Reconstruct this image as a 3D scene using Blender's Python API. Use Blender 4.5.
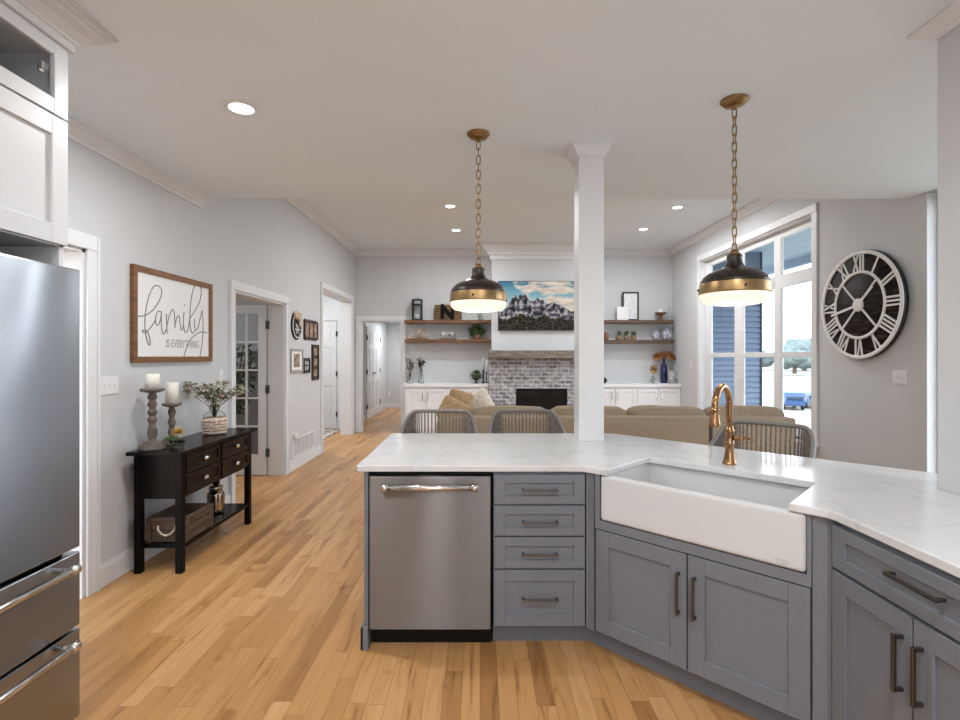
import bpy, bmesh, math, random
from mathutils import Vector, Matrix, noise
for o in list(bpy.data.objects): bpy.data.objects.remove(o)
S = bpy.context.scene
COL = S.collection
PI = math.pi
random.seed(7)

# ------------------------------------------------------------------ camera, world, exposure
CAM_H = 1.452; FPX = 505.0
cam_d = bpy.data.cameras.new('camera'); cam = bpy.data.objects.new('camera', cam_d); COL.objects.link(cam)
cam.location = (0, 0, CAM_H); cam.rotation_euler = (PI/2, 0, 0)
cam_d.sensor_width = 36.0; cam_d.lens = FPX/960*36.0; cam_d.shift_y = -4/960; cam_d.clip_end = 400
S.camera = cam
S.view_settings.view_transform = 'Standard'; S.view_settings.look = 'None'
S.view_settings.gamma = 1; S.view_settings.use_curve_mapping = False
S.view_settings.exposure = -0.03

W = bpy.data.worlds.new('sky'); S.world = W; W.use_nodes = True
wn = W.node_tree.nodes; wl = W.node_tree.links
bg = wn['Background']
tc = wn.new('ShaderNodeTexCoord'); sep = wn.new('ShaderNodeSeparateXYZ'); rmp = wn.new('ShaderNodeValToRGB')
wl.new(tc.outputs['Generated'], sep.inputs[0]); wl.new(sep.outputs['Z'], rmp.inputs[0]); wl.new(rmp.outputs[0], bg.inputs[0])
rmp.color_ramp.elements[0].position = 0.0; rmp.color_ramp.elements[0].color = (.93, .96, 1, 1)
rmp.color_ramp.elements[1].position = .7; rmp.color_ramp.elements[1].color = (.72, .85, 1, 1)
bg.inputs[1].default_value = 6.5

def lamp(name, kind, loc, power, size=.1, size_y=None, rot=(0,0,0), color=(1,1,1), parent=None, spot=None):
    d = bpy.data.lights.new(name, kind); d.energy = power; d.color = color
    if kind == 'AREA':
        d.size = size
        if size_y: d.shape = 'RECTANGLE'; d.size_y = size_y
        else: d.shape = 'DISK'
    elif kind == 'SPOT':
        d.shadow_soft_size = size; d.spot_size = spot or 2.4; d.spot_blend = .6
    else: d.shadow_soft_size = size
    o = bpy.data.objects.new(name, d); COL.objects.link(o); o.location = loc; o.rotation_euler = rot
    if parent: o.parent = parent
    return o

# daylight portals in the window openings (they only guide the sky's light)
for nm, loc, rot, sx, sy in (('portal_living', (3.93, 6.93, 1.76), (0, PI/2, 0), 2.6, 2.9),
                         ('portal_patio', (3.93, 3.14, 1.4), (0, PI/2, 0), 2.75, 1.96),
                         ('portal_kitchen', (.6, -3.22, 1.6), (PI/2, 0, 0), 1.6, 1.4)):
    p = lamp(nm, 'AREA', loc, 1, sx, sy, rot); p.data.cycles.is_portal = True

CAN_W = 26; PEND_W = 2

# ------------------------------------------------------------------ materials
def mat(name, col, rough=.5, metal=0, spec=.5, noise_amt=0, noise_scale=8, stretch=(1,1,1), bump=0, emit=None, emit_s=0,
        alpha=1, trans=0, coat=0, col2=None, ior=1.45, aniso=0):
    m = bpy.data.materials.new(name); m.use_nodes = True
    nt = m.node_tree; b = nt.nodes['Principled BSDF']
    c = (*col, 1)
    b.inputs['Base Color'].default_value = c; b.inputs['Roughness'].default_value = rough
    b.inputs['Metallic'].default_value = metal; b.inputs['Specular IOR Level'].default_value = spec
    b.inputs['IOR'].default_value = ior
    b.inputs['Transmission Weight'].default_value = trans; b.inputs['Alpha'].default_value = alpha
    b.inputs['Coat Weight'].default_value = coat; b.inputs['Anisotropic'].default_value = aniso
    if emit: b.inputs['Emission Color'].default_value = (*emit, 1); b.inputs['Emission Strength'].default_value = emit_s
    if noise_amt or bump or col2:
        t = nt.nodes.new('ShaderNodeTexCoord'); mp = nt.nodes.new('ShaderNodeMapping'); n = nt.nodes.new('ShaderNodeTexNoise')
        nt.links.new(t.outputs['Object'], mp.inputs[0]); nt.links.new(mp.outputs[0], n.inputs['Vector'])
        mp.inputs['Scale'].default_value = stretch; n.inputs['Scale'].default_value = noise_scale; n.inputs['Detail'].default_value = 4
        if noise_amt or col2:
            r = nt.nodes.new('ShaderNodeValToRGB'); nt.links.new(n.outputs['Fac'], r.inputs[0])
            a = col2 if col2 else tuple(max(0, x*(1-noise_amt)) for x in col)
            d = col if col2 else tuple(min(1, x*(1+noise_amt)) for x in col)
            r.color_ramp.elements[0].color = (*a, 1); r.color_ramp.elements[1].color = (*d, 1)
            r.color_ramp.elements[0].position = .3; r.color_ramp.elements[1].position = .7
            nt.links.new(r.outputs[0], b.inputs['Base Color'])
        if bump:
            bp = nt.nodes.new('ShaderNodeBump'); bp.inputs['Strength'].default_value = bump; bp.inputs['Distance'].default_value = .01
            nt.links.new(n.outputs['Fac'], bp.inputs['Height']); nt.links.new(bp.outputs[0], b.inputs['Normal'])
    return m

M = {}
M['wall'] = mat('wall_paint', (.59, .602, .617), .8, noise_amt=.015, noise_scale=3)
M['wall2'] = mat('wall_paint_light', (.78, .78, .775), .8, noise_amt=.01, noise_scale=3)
M['ceiling'] = mat('ceiling_paint', (.77, .83, .88), .9, noise_amt=.01, noise_scale=2)
M['white'] = mat('white_trim_paint', (.73, .745, .76), .45, noise_amt=.01, noise_scale=5)
M['cabwhite'] = mat('white_cabinet_paint', (.62, .625, .635), .4, noise_amt=.01, noise_scale=5)
M['builtwhite'] = mat('bright_white_cabinet_paint', (.79, .805, .82), .4, noise_amt=.01, noise_scale=5)
M['cabgrey'] = mat('slate_grey_cabinet_paint', (.175, .186, .212), .45, noise_amt=.03, noise_scale=6)
M['cabin'] = mat('cabinet_interior', (.55, .55, .55), .7, noise_amt=.03)
M['black'] = mat('black_plastic', (.006, .006, .0065), .5, spec=.2, noise_amt=.1)
M['pull'] = mat('dark_pewter_pull', (.13, .115, .105), .35, metal=.9, noise_amt=.05)
M['porcelain'] = mat('white_fireclay', (.63, .64, .645), .12, coat=.4, noise_amt=.008)
M['brass'] = mat('brushed_brass', (.36, .24, .115), .34, metal=1, noise_amt=.08, noise_scale=30)
M['copper'] = mat('champagne_bronze', (.36, .205, .105), .2, metal=1, noise_amt=.05, noise_scale=20)
M['antique'] = mat('antique_brass', (.30, .185, .085), .35, metal=1, noise_amt=.15, noise_scale=30)
M['bronze'] = mat('dark_bronze', (.035, .028, .024), .32, metal=.6, noise_amt=.15, noise_scale=20, coat=.3)
M['glow'] = mat('frosted_glass_lit', (.45, .43, .39), .4, emit=(1, .88, .70), emit_s=.84, noise_amt=.005)
M['canlens'] = mat('downlight_lens', (1, 1, 1), .5, emit=(1, .97, .92), emit_s=9, noise_amt=.005)
M['espresso'] = mat('espresso_wood', (.0045, .0035, .0032), .22, spec=.10, noise_amt=.35, noise_scale=6, stretch=(6, 1, 6))
M['espresso_d'] = mat('espresso_drawer_wood', (.013, .007, .0055), .35, spec=.15, noise_amt=.35, noise_scale=6, stretch=(1, 6, 6))
M['nickel'] = mat('polished_nickel', (.75, .74, .72), .22, metal=1, noise_amt=.04)
M['signwood'] = mat('stained_oak_frame', (.19, .088, .033), .55, noise_amt=.35, noise_scale=10, stretch=(1, 1, 6), bump=.1)
M['board'] = mat('white_sign_board', (.82, .82, .82), .6, noise_amt=.01)
M['ink'] = mat('grey_lettering', (.20, .205, .22), .7, noise_amt=.1)
M['ink2'] = mat('light_grey_lettering', (.40, .40, .42), .7, noise_amt=.05)
M['wax'] = mat('ivory_wax', (.83, .81, .75), .5, noise_amt=.01)
M['greywood'] = mat('weathered_turned_wood', (.125, .10, .083), .75, noise_amt=.4, noise_scale=14, stretch=(1, 1, 4), bump=.2)
M['driftwood'] = mat('weathered_mantel_wood', (.20, .165, .14), .8, noise_amt=.4, noise_scale=6, stretch=(1, 6, 6), bump=.3)
M['shelfwood'] = mat('walnut_shelf', (.165, .078, .037), .5, noise_amt=.4, noise_scale=7, stretch=(1, 6, 6), bump=.1)
M['shelfdark'] = mat('dark_walnut_shelf', (.105, .06, .038), .5, noise_amt=.4, noise_scale=7, stretch=(1, 6, 6), bump=.1)
M['crate'] = mat('rustic_crate_wood', (.09, .056, .037), .8, noise_amt=.5, noise_scale=8, stretch=(5, 1, 5), bump=.2)
M['rope'] = mat('natural_rope', (.55, .47, .36), .9, noise_amt=.3, noise_scale=60)
M['stoolrope'] = mat('taupe_rope', (.145, .125, .108), .9, noise_amt=.35, noise_scale=50)
M['stoolmetal'] = mat('taupe_frame', (.19, .175, .16), .5, noise_amt=.08, noise_scale=30)
M['cushion'] = mat('grey_seat_fabric', (.35, .34, .32), .9, noise_amt=.1, noise_scale=60)
M['sofa'] = mat('tan_upholstery', (.42, .315, .195), .9, noise_amt=.1, noise_scale=40, bump=.05)
M['sofa2'] = mat('olive_grey_upholstery', (.30, .228, .152), .9, noise_amt=.08, noise_scale=40, bump=.05)
M['tan'] = mat('tan_linen', (.42, .28, .15), .9, noise_amt=.2, noise_scale=12, bump=.2)
M['cream'] = mat('cream_fur', (.74, .67, .57), .95, noise_amt=.15, noise_scale=25, bump=.4)
M['leaf'] = mat('green_leaf', (.085, .15, .04), .6, noise_amt=.5, noise_scale=12)
M['darkleaf'] = mat('dark_green_leaf', (.022, .042, .012), .5, noise_amt=.5, noise_scale=9)
M['sageleaf'] = mat('sage_leaf', (.46, .48, .34), .7, noise_amt=.35, noise_scale=20)
M['blush'] = mat('blush_petal', (.70, .56, .46), .7, noise_amt=.25, noise_scale=20)
M['twig'] = mat('twig_brown', (.12, .075, .045), .8, noise_amt=.3)
M['dryfl'] = mat('dried_cream_petal', (.62, .53, .40), .8, noise_amt=.25, noise_scale=30)
M['yellow'] = mat('yellow_petal', (.60, .42, .12), .7, noise_amt=.2, noise_scale=30)
M['orange'] = mat('orange_dried_petal', (.45, .20, .06), .8, noise_amt=.3, noise_scale=30)
M['cobalt'] = mat('cobalt_glass', (.008, .012, .09), .1, coat=.5, noise_amt=.1)
M['glass'] = mat('clear_glass', (.92, .96, .95), .03, trans=1, ior=1.3, noise_amt=.01)
M['mercury'] = mat('mercury_glass', (.55, .47, .36), .15, metal=1, noise_amt=.35, noise_scale=25, col2=(.22, .17, .12))
M['wicker'] = mat('woven_wicker', (.27, .17, .09), .85, noise_amt=.35, noise_scale=40, bump=.2)
M['seagrass'] = mat('pale_seagrass', (.60, .48, .38), .85, noise_amt=.35, noise_scale=40)
M['iron'] = mat('black_iron', (.015, .015, .015), .5, metal=.3, noise_amt=.1)
M['blackframe'] = mat('black_frame_paint', (.02, .019, .018), .5, noise_amt=.15)
M['greyframe'] = mat('grey_frame_wood', (.36, .34, .32), .6, noise_amt=.15, stretch=(1, 1, 5))
M['brownframe'] = mat('dark_brown_frame', (.045, .026, .018), .5, noise_amt=.2)
M['paper'] = mat('white_paper', (.80, .80, .79), .7, noise_amt=.01)
M['photo'] = mat('printed_photo', (.55, .38, .27), .5, noise_amt=.5, noise_scale=18, col2=(.10, .075, .07))
M['photobw'] = mat('black_and_white_photo', (.75, .75, .74), .5, noise_amt=.5, noise_scale=25, col2=(.05, .05, .05))
M['print'] = mat('faded_print', (.80, .80, .80), .6, col2=(.62, .62, .66), noise_scale=14)
M['blueprint'] = mat('blue_and_white_glaze', (.68, .68, .70), .2, col2=(.06, .09, .22), noise_scale=26)
M['cow'] = mat('black_patched_white_glaze', (.85, .84, .82), .3, col2=(.02, .02, .02), noise_scale=20)
M['birch'] = mat('birch_bow_fabric', (.52, .40, .28), .8, noise_amt=.2, noise_scale=20)
M['terra'] = mat('brown_pot', (.24, .13, .07), .6, noise_amt=.3)
M['screenblack'] = mat('black_glass', (.006, .007, .009), .12, noise_amt=.2, coat=.3)
M['hinge'] = mat('dark_hinge_metal', (.10, .10, .105), .4, metal=.8, noise_amt=.05)
M['siding'] = mat('pale_blue_siding', (.14, .185, .26), .7, noise_amt=.03)
M['sidingtrim'] = mat('dark_corner_trim', (.012, .02, .04), .6, noise_amt=.05)
M['soffit'] = mat('pale_soffit', (.34, .42, .50), .7, noise_amt=.03)
M['lawn'] = mat('pale_dry_lawn', (.30, .285, .235), .95, noise_amt=.15, noise_scale=.8)
M['treeleaf'] = mat('hazy_tree_leaf', (.13, .16, .15), .9, noise_amt=.3, noise_scale=1.2)
M['bark'] = mat('bark', (.16, .12, .09), .9, noise_amt=.3)
M['carblue'] = mat('blue_car_paint', (.012, .05, .15), .3, coat=.6, noise_amt=.03)
M['carsilver'] = mat('pale_blue_car_paint', (.10, .15, .21), .3, coat=.6, noise_amt=.03)
M['tyre'] = mat('black_tyre', (.02, .02, .022), .8, noise_amt=.1)
M['carglass'] = mat('dark_car_glass', (.03, .05, .08), .1, noise_amt=.1)
M['darkpost'] = mat('dark_brown_leather', (.055, .034, .022), .5, noise_amt=.2)
M['mortarback'] = mat('grout', (.5, .5, .5), .9, noise_amt=.1)
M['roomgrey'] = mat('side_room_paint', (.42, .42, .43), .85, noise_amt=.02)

def pane_mat():
    m = bpy.data.materials.new('window_glass'); m.use_nodes = True; nt = m.node_tree
    nt.nodes.remove(nt.nodes['Principled BSDF']); out = nt.nodes['Material Output']
    t = nt.nodes.new('ShaderNodeBsdfTransparent'); g = nt.nodes.new('ShaderNodeBsdfGlossy'); mx = nt.nodes.new('ShaderNodeMixShader')
    mx.inputs[0].default_value = .035
    t.inputs[0].default_value = (.97, .985, 1, 1); g.inputs['Roughness'].default_value = .02
    nt.links.new(t.outputs[0], mx.inputs[1]); nt.links.new(g.outputs[0], mx.inputs[2])
    nt.links.new(mx.outputs[0], out.inputs[0]); return m
M['pane'] = pane_mat()

class NT:                                             # tiny node helper
    def __init__(s, name):
        s.m = bpy.data.materials.new(name); s.m.use_nodes = True; s.nt = s.m.node_tree; s.b = s.nt.nodes['Principled BSDF']
    def n(s, t, **k):
        x = s.nt.nodes.new(t)
        for a, v in k.items(): setattr(x, a, v)
        return x
    def l(s, a, b): s.nt.links.new(a, b)
    def math(s, op, a, b=None):
        x = s.n('ShaderNodeMath', operation=op)
        for i, v in enumerate((a, b)):
            if v is None: continue
            if isinstance(v, (int, float)): x.inputs[i].default_value = v
            else: s.l(v, x.inputs[i])
        return x.outputs[0]
    def ramp(s, f, stops, interp='LINEAR'):
        r = s.n('ShaderNodeValToRGB'); r.color_ramp.interpolation = interp
        e = r.color_ramp.elements
        while len(e) < len(stops): e.new(.5)
        for i, (p, c) in enumerate(stops): e[i].position = p; e[i].color = (*c, 1)
        s.l(f, r.inputs[0]); return r.outputs[0]
    def mix(s, f, a, b, mode='MIX'):
        x = s.n('ShaderNodeMix', data_type='RGBA', blend_type=mode)
        for i, v in ((0, f), (6, a), (7, b)):
            if isinstance(v, (int, float)): x.inputs[i].default_value = v
            elif isinstance(v, tuple): x.inputs[i].default_value = (*v, 1)
            else: s.l(v, x.inputs[i])
        return x.outputs[2]

def floor_mat():
    k = NT('maple_strip_floor'); t = k.n('ShaderNodeTexCoord'); sp = k.n('ShaderNodeSeparateXYZ'); k.l(t.outputs['Object'], sp.inputs[0])
    x, y = sp.outputs['X'], sp.outputs['Y']
    r = k.math('DIVIDE', x, .079); row = k.math('FLOOR', r); fr = k.math('FRACT', r)
    w1 = k.n('ShaderNodeTexWhiteNoise', noise_dimensions='1D'); k.l(row, w1.inputs['W'])
    c = k.math('ADD', k.math('DIVIDE', y, .95), k.math('MULTIPLY', w1.outputs['Value'], 7.3)); colm = k.math('FLOOR', c); fc = k.math('FRACT', c)
    cb = k.n('ShaderNodeCombineXYZ'); k.l(row, cb.inputs[0]); k.l(colm, cb.inputs[1])
    w2 = k.n('ShaderNodeTexWhiteNoise', noise_dimensions='2D'); k.l(cb.outputs[0], w2.inputs['Vector'])
    base = k.ramp(w2.outputs['Value'], [(0, (.37, .18, .062)), (.12, (.47, .245, .088)), (.6, (.54, .29, .112)), (1, (.60, .345, .15))])
    mp = k.n('ShaderNodeMapping'); mp.inputs['Scale'].default_value = (20, 1.9, 1); k.l(t.outputs['Object'], mp.inputs[0])
    ad = k.n('ShaderNodeVectorMath', operation='ADD'); k.l(mp.outputs[0], ad.inputs[0]); k.l(w2.outputs['Color'], ad.inputs[1])
    nz = k.n('ShaderNodeTexNoise'); nz.inputs['Scale'].default_value = 1.2; nz.inputs['Detail'].default_value = 6; nz.inputs['Distortion'].default_value = .8
    k.l(ad.outputs[0], nz.inputs['Vector'])
    g = k.ramp(nz.outputs['Fac'], [(.27, (.55, .45, .36)), (.40, (.90, .87, .82)), (.55, (1, 1, 1)), (.8, (.97, .93, .88))])
    c1 = k.mix(1.0, base, g, 'MULTIPLY')
    n2 = k.n('ShaderNodeTexNoise'); n2.inputs['Scale'].default_value = 4.2; n2.inputs['Detail'].default_value = 2; k.l(t.outputs['Object'], n2.inputs['Vector'])
    knot = k.ramp(n2.outputs['Fac'], [(.66, (1, 1, 1)), (.74, (.70, .58, .46))])
    c1 = k.mix(1.0, c1, knot, 'MULTIPLY')
    e = k.math('MINIMUM', fr, k.math('SUBTRACT', 1.0, fr)); gap = k.math('LESS_THAN', e, .018)
    e2 = k.math('MINIMUM', fc, k.math('SUBTRACT', 1.0, fc)); gap = k.math('MAXIMUM', gap, k.math('LESS_THAN', e2, .0016))
    c2 = k.mix(k.math('MULTIPLY', gap, .6), c1, (.20, .10, .04)); k.l(c2, k.b.inputs['Base Color'])
    k.b.inputs['Roughness'].default_value = .34; k.b.inputs['Specular IOR Level'].default_value = .4
    return k.m
M['floor'] = floor_mat()

def quartz_mat():
    k = NT('white_quartz'); t = k.n('ShaderNodeTexCoord')
    n = k.n('ShaderNodeTexNoise'); n.inputs['Scale'].default_value = 1.6; n.inputs['Detail'].default_value = 6; n.inputs['Distortion'].default_value = 1.5
    k.l(t.outputs['Object'], n.inputs['Vector'])
    v = k.math('ABSOLUTE', k.math('SUBTRACT', n.outputs['Fac'], .5))
    c = k.ramp(v, [(0, (.60, .605, .61)), (.015, (.655, .665, .67)), (.06, (.675, .685, .69))]); k.l(c, k.b.inputs['Base Color'])
    k.b.inputs['Roughness'].default_value = .16; return k.m
M['quartz'] = quartz_mat()

def steel_mat(name, col, axis, rough=.3, wob=.02):
    k = NT(name); t = k.n('ShaderNodeTexCoord'); mp = k.n('ShaderNodeMapping'); mp.inputs['Scale'].default_value = axis; k.l(t.outputs['Object'], mp.inputs[0])
    n = k.n('ShaderNodeTexNoise'); n.inputs['Scale'].default_value = 3; n.inputs['Detail'].default_value = 3; k.l(mp.outputs[0], n.inputs['Vector'])
    c = k.ramp(n.outputs['Fac'], [(.3, tuple(x*.97 for x in col)), (.7, tuple(min(1, x*1.03) for x in col))]); k.l(c, k.b.inputs['Base Color'])
    n2 = k.n('ShaderNodeTexNoise'); n2.inputs['Scale'].default_value = 1.7; n2.inputs['Detail'].default_value = 0; k.l(t.outputs['Object'], n2.inputs['Vector'])
    bp = k.n('ShaderNodeBump'); bp.inputs['Strength'].default_value = 1; bp.inputs['Distance'].default_value = wob; k.l(n2.outputs['Fac'], bp.inputs['Height']); k.l(bp.outputs[0], k.b.inputs['Normal'])
    k.b.inputs['Metallic'].default_value = 1; k.b.inputs['Roughness'].default_value = rough
    k.b.inputs['Anisotropic'].default_value = 1.0; k.b.inputs['Anisotropic Rotation'].default_value = .25
    tg = k.n('ShaderNodeTangent', direction_type='RADIAL', axis='Z'); k.l(tg.outputs[0], k.b.inputs['Tangent'])
    return k.m
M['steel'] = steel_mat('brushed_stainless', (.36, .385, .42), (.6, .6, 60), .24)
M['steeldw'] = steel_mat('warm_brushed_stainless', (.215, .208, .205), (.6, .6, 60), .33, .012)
M['steelbar'] = mat('satin_steel_bar', (.68, .66, .63), .22, metal=1, noise_amt=.03)

def stone_mat():
    k = NT('split_face_stone'); t = k.n('ShaderNodeTexCoord'); mp = k.n('ShaderNodeMapping'); k.l(t.outputs['Object'], mp.inputs[0])
    mp.inputs['Rotation'].default_value = (PI/2, 0, 0)
    b = k.n('ShaderNodeTexBrick'); b.inputs['Scale'].default_value = 1; b.inputs['Brick Width'].default_value = .14; b.inputs['Row Height'].default_value = .068
    b.inputs['Mortar Size'].default_value = .009; b.inputs['Color1'].default_value = (.17, .175, .195, 1); b.inputs['Color2'].default_value = (.40, .41, .43, 1)
    b.inputs['Mortar'].default_value = (.50, .505, .52, 1); b.offset = .5
    k.l(mp.outputs[0], b.inputs['Vector'])
    n = k.n('ShaderNodeTexNoise'); n.inputs['Scale'].default_value = 14; n.inputs['Detail'].default_value = 5; k.l(t.outputs['Object'], n.inputs['Vector'])
    g = k.ramp(n.outputs['Fac'], [(.35, (.62, .62, .64)), (.65, (1.25, 1.24, 1.22))]); c = k.mix(1.0, b.outputs['Color'], g, 'MULTIPLY')
    k.l(c, k.b.inputs['Base Color']); k.b.inputs['Roughness'].default_value = .75
    h = k.math('SUBTRACT', k.math('MULTIPLY', n.outputs['Fac'], .6), b.outputs['Fac'])
    bp = k.n('ShaderNodeBump'); bp.inputs['Strength'].default_value = .7; bp.inputs['Distance'].default_value = .012; k.l(h, bp.inputs['Height']); k.l(bp.outputs[0], k.b.inputs['Normal'])
    return k.m
M['stone'] = stone_mat()

def screen_mat():
    k = NT('mountain_picture_screen'); t = k.n('ShaderNodeTexCoord'); sp = k.n('ShaderNodeSeparateXYZ'); k.l(t.outputs['Generated'], sp.inputs[0])
    x, z = sp.outputs['X'], sp.outputs['Z']
    fc = k.n('ShaderNodeFloatCurve'); cu = fc.mapping.curves[0]
    pts = [(0, .36), (.05, .37), (.10, .46), (.14, .60), (.175, .71), (.20, .72), (.225, .64), (.25, .76), (.275, .70), (.31, .74), (.34, .66), (.38, .58), (.42, .60), (.455, .655), (.49, .60),
           (.52, .62), (.56, .53), (.64, .565), (.70, .52), (.78, .45), (.85, .38), (1, .36)]
    cu.points[0].location = pts[0]; cu.points[1].location = pts[-1]
    for p in pts[1:-1]: cu.points.new(*p)
    for p in cu.points: p.handle_type = 'VECTOR'
    fc.mapping.update(); k.l(x, fc.inputs['Value'])
    def nz(scale, sx=1, sz=1, det=5):
        mp = k.n('ShaderNodeMapping'); mp.inputs['Scale'].default_value = (sx, 1, sz); k.l(t.outputs['Generated'], mp.inputs[0])
        n = k.n('ShaderNodeTexNoise'); n.inputs['Scale'].default_value = scale; n.inputs['Detail'].default_value = det; k.l(mp.outputs[0], n.inputs['Vector']); return n.outputs['Fac']
    jag = k.math('MULTIPLY', k.math('SUBTRACT', nz(26, 1, .05), .5), .06)
    ridge = k.math('ADD', fc.outputs[0], jag)
    mountain = k.math('LESS_THAN', z, ridge)
    forest = k.math('LESS_THAN', z, k.math('ADD', .24, k.math('MULTIPLY', k.math('SUBTRACT', nz(6, 1, .2), .5), .45)))
    sky = k.ramp(z, [(.35, (.60, .70, .74)), (.75, (.22, .46, .56)), (1, (.05, .20, .30))])
    cl = k.math('ADD', nz(3.6, 1.1, 1.8), k.math('MULTIPLY', k.math('SUBTRACT', x, .55), .22))
    cm = k.ramp(cl, [(.42, (0, 0, 0)), (.53, (1, 1, 1))])
    cc = k.ramp(nz(7, 1, 2), [(.35, (.60, .50, .42)), (.6, (.88, .78, .66))])
    sky = k.mix(cm, sky, cc)
    rock = k.ramp(nz(15, 1.4, .7, 8), [(.38, (.012, .012, .018)), (.50, (.11, .105, .13)), (.60, (.50, .45, .46))])
    fr = k.ramp(nz(26, 1, 1.2, 6), [(.40, (.003, .004, .003)), (.55, (.045, .04, .028)), (.70, (.15, .11, .07))])
    c = k.mix(mountain, sky, rock); c = k.mix(forest, c, fr)
    k.l(c, k.b.inputs['Emission Color']); k.b.inputs['Emission Strength'].default_value = .85
    k.b.inputs['Base Color'].default_value = (.005, .005, .005, 1); k.b.inputs['Roughness'].default_value = .35; k.b.inputs['Specular IOR Level'].default_value = .08
    return k.m
M['screen'] = screen_mat()

def rug_mat():
    k = NT('black_and_cream_rug'); t = k.n('ShaderNodeTexCoord'); n = k.n('ShaderNodeTexVoronoi'); n.inputs['Scale'].default_value = 7; k.l(t.outputs['Object'], n.inputs['Vector'])
    c = k.ramp(n.outputs['Distance'], [(.28, (.03, .03, .03)), (.34, (.55, .50, .44))]); k.l(c, k.b.inputs['Base Color']); k.b.inputs['Roughness'].default_value = .95
    return k.m
M['rug'] = rug_mat()
def darkface_mat():
    k = NT('dark_plank_face'); t = k.n('ShaderNodeTexCoord'); sp = k.n('ShaderNodeSeparateXYZ'); k.l(t.outputs['Object'], sp.inputs[0])
    mp = k.n('ShaderNodeMapping'); mp.inputs['Scale'].default_value = (2, 1, 12); k.l(t.outputs['Object'], mp.inputs[0])
    n = k.n('ShaderNodeTexNoise'); n.inputs['Scale'].default_value = 2.5; n.inputs['Detail'].default_value = 6; k.l(mp.outputs[0], n.inputs['Vector'])
    c = k.ramp(n.outputs['Fac'], [(.35, (.008, .007, .007)), (.55, (.025, .019, .016)), (.75, (.11, .085, .068))])
    fz = k.math('FRACT', k.math('DIVIDE', sp.outputs['Z'], .125)); c = k.mix(k.math('LESS_THAN', fz, .05), c, (.004, .004, .004))
    k.l(c, k.b.inputs['Base Color']); k.b.inputs['Roughness'].default_value = .6; k.b.inputs['Specular IOR Level'].default_value = .15; return k.m
M['clockface'] = darkface_mat()

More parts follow.
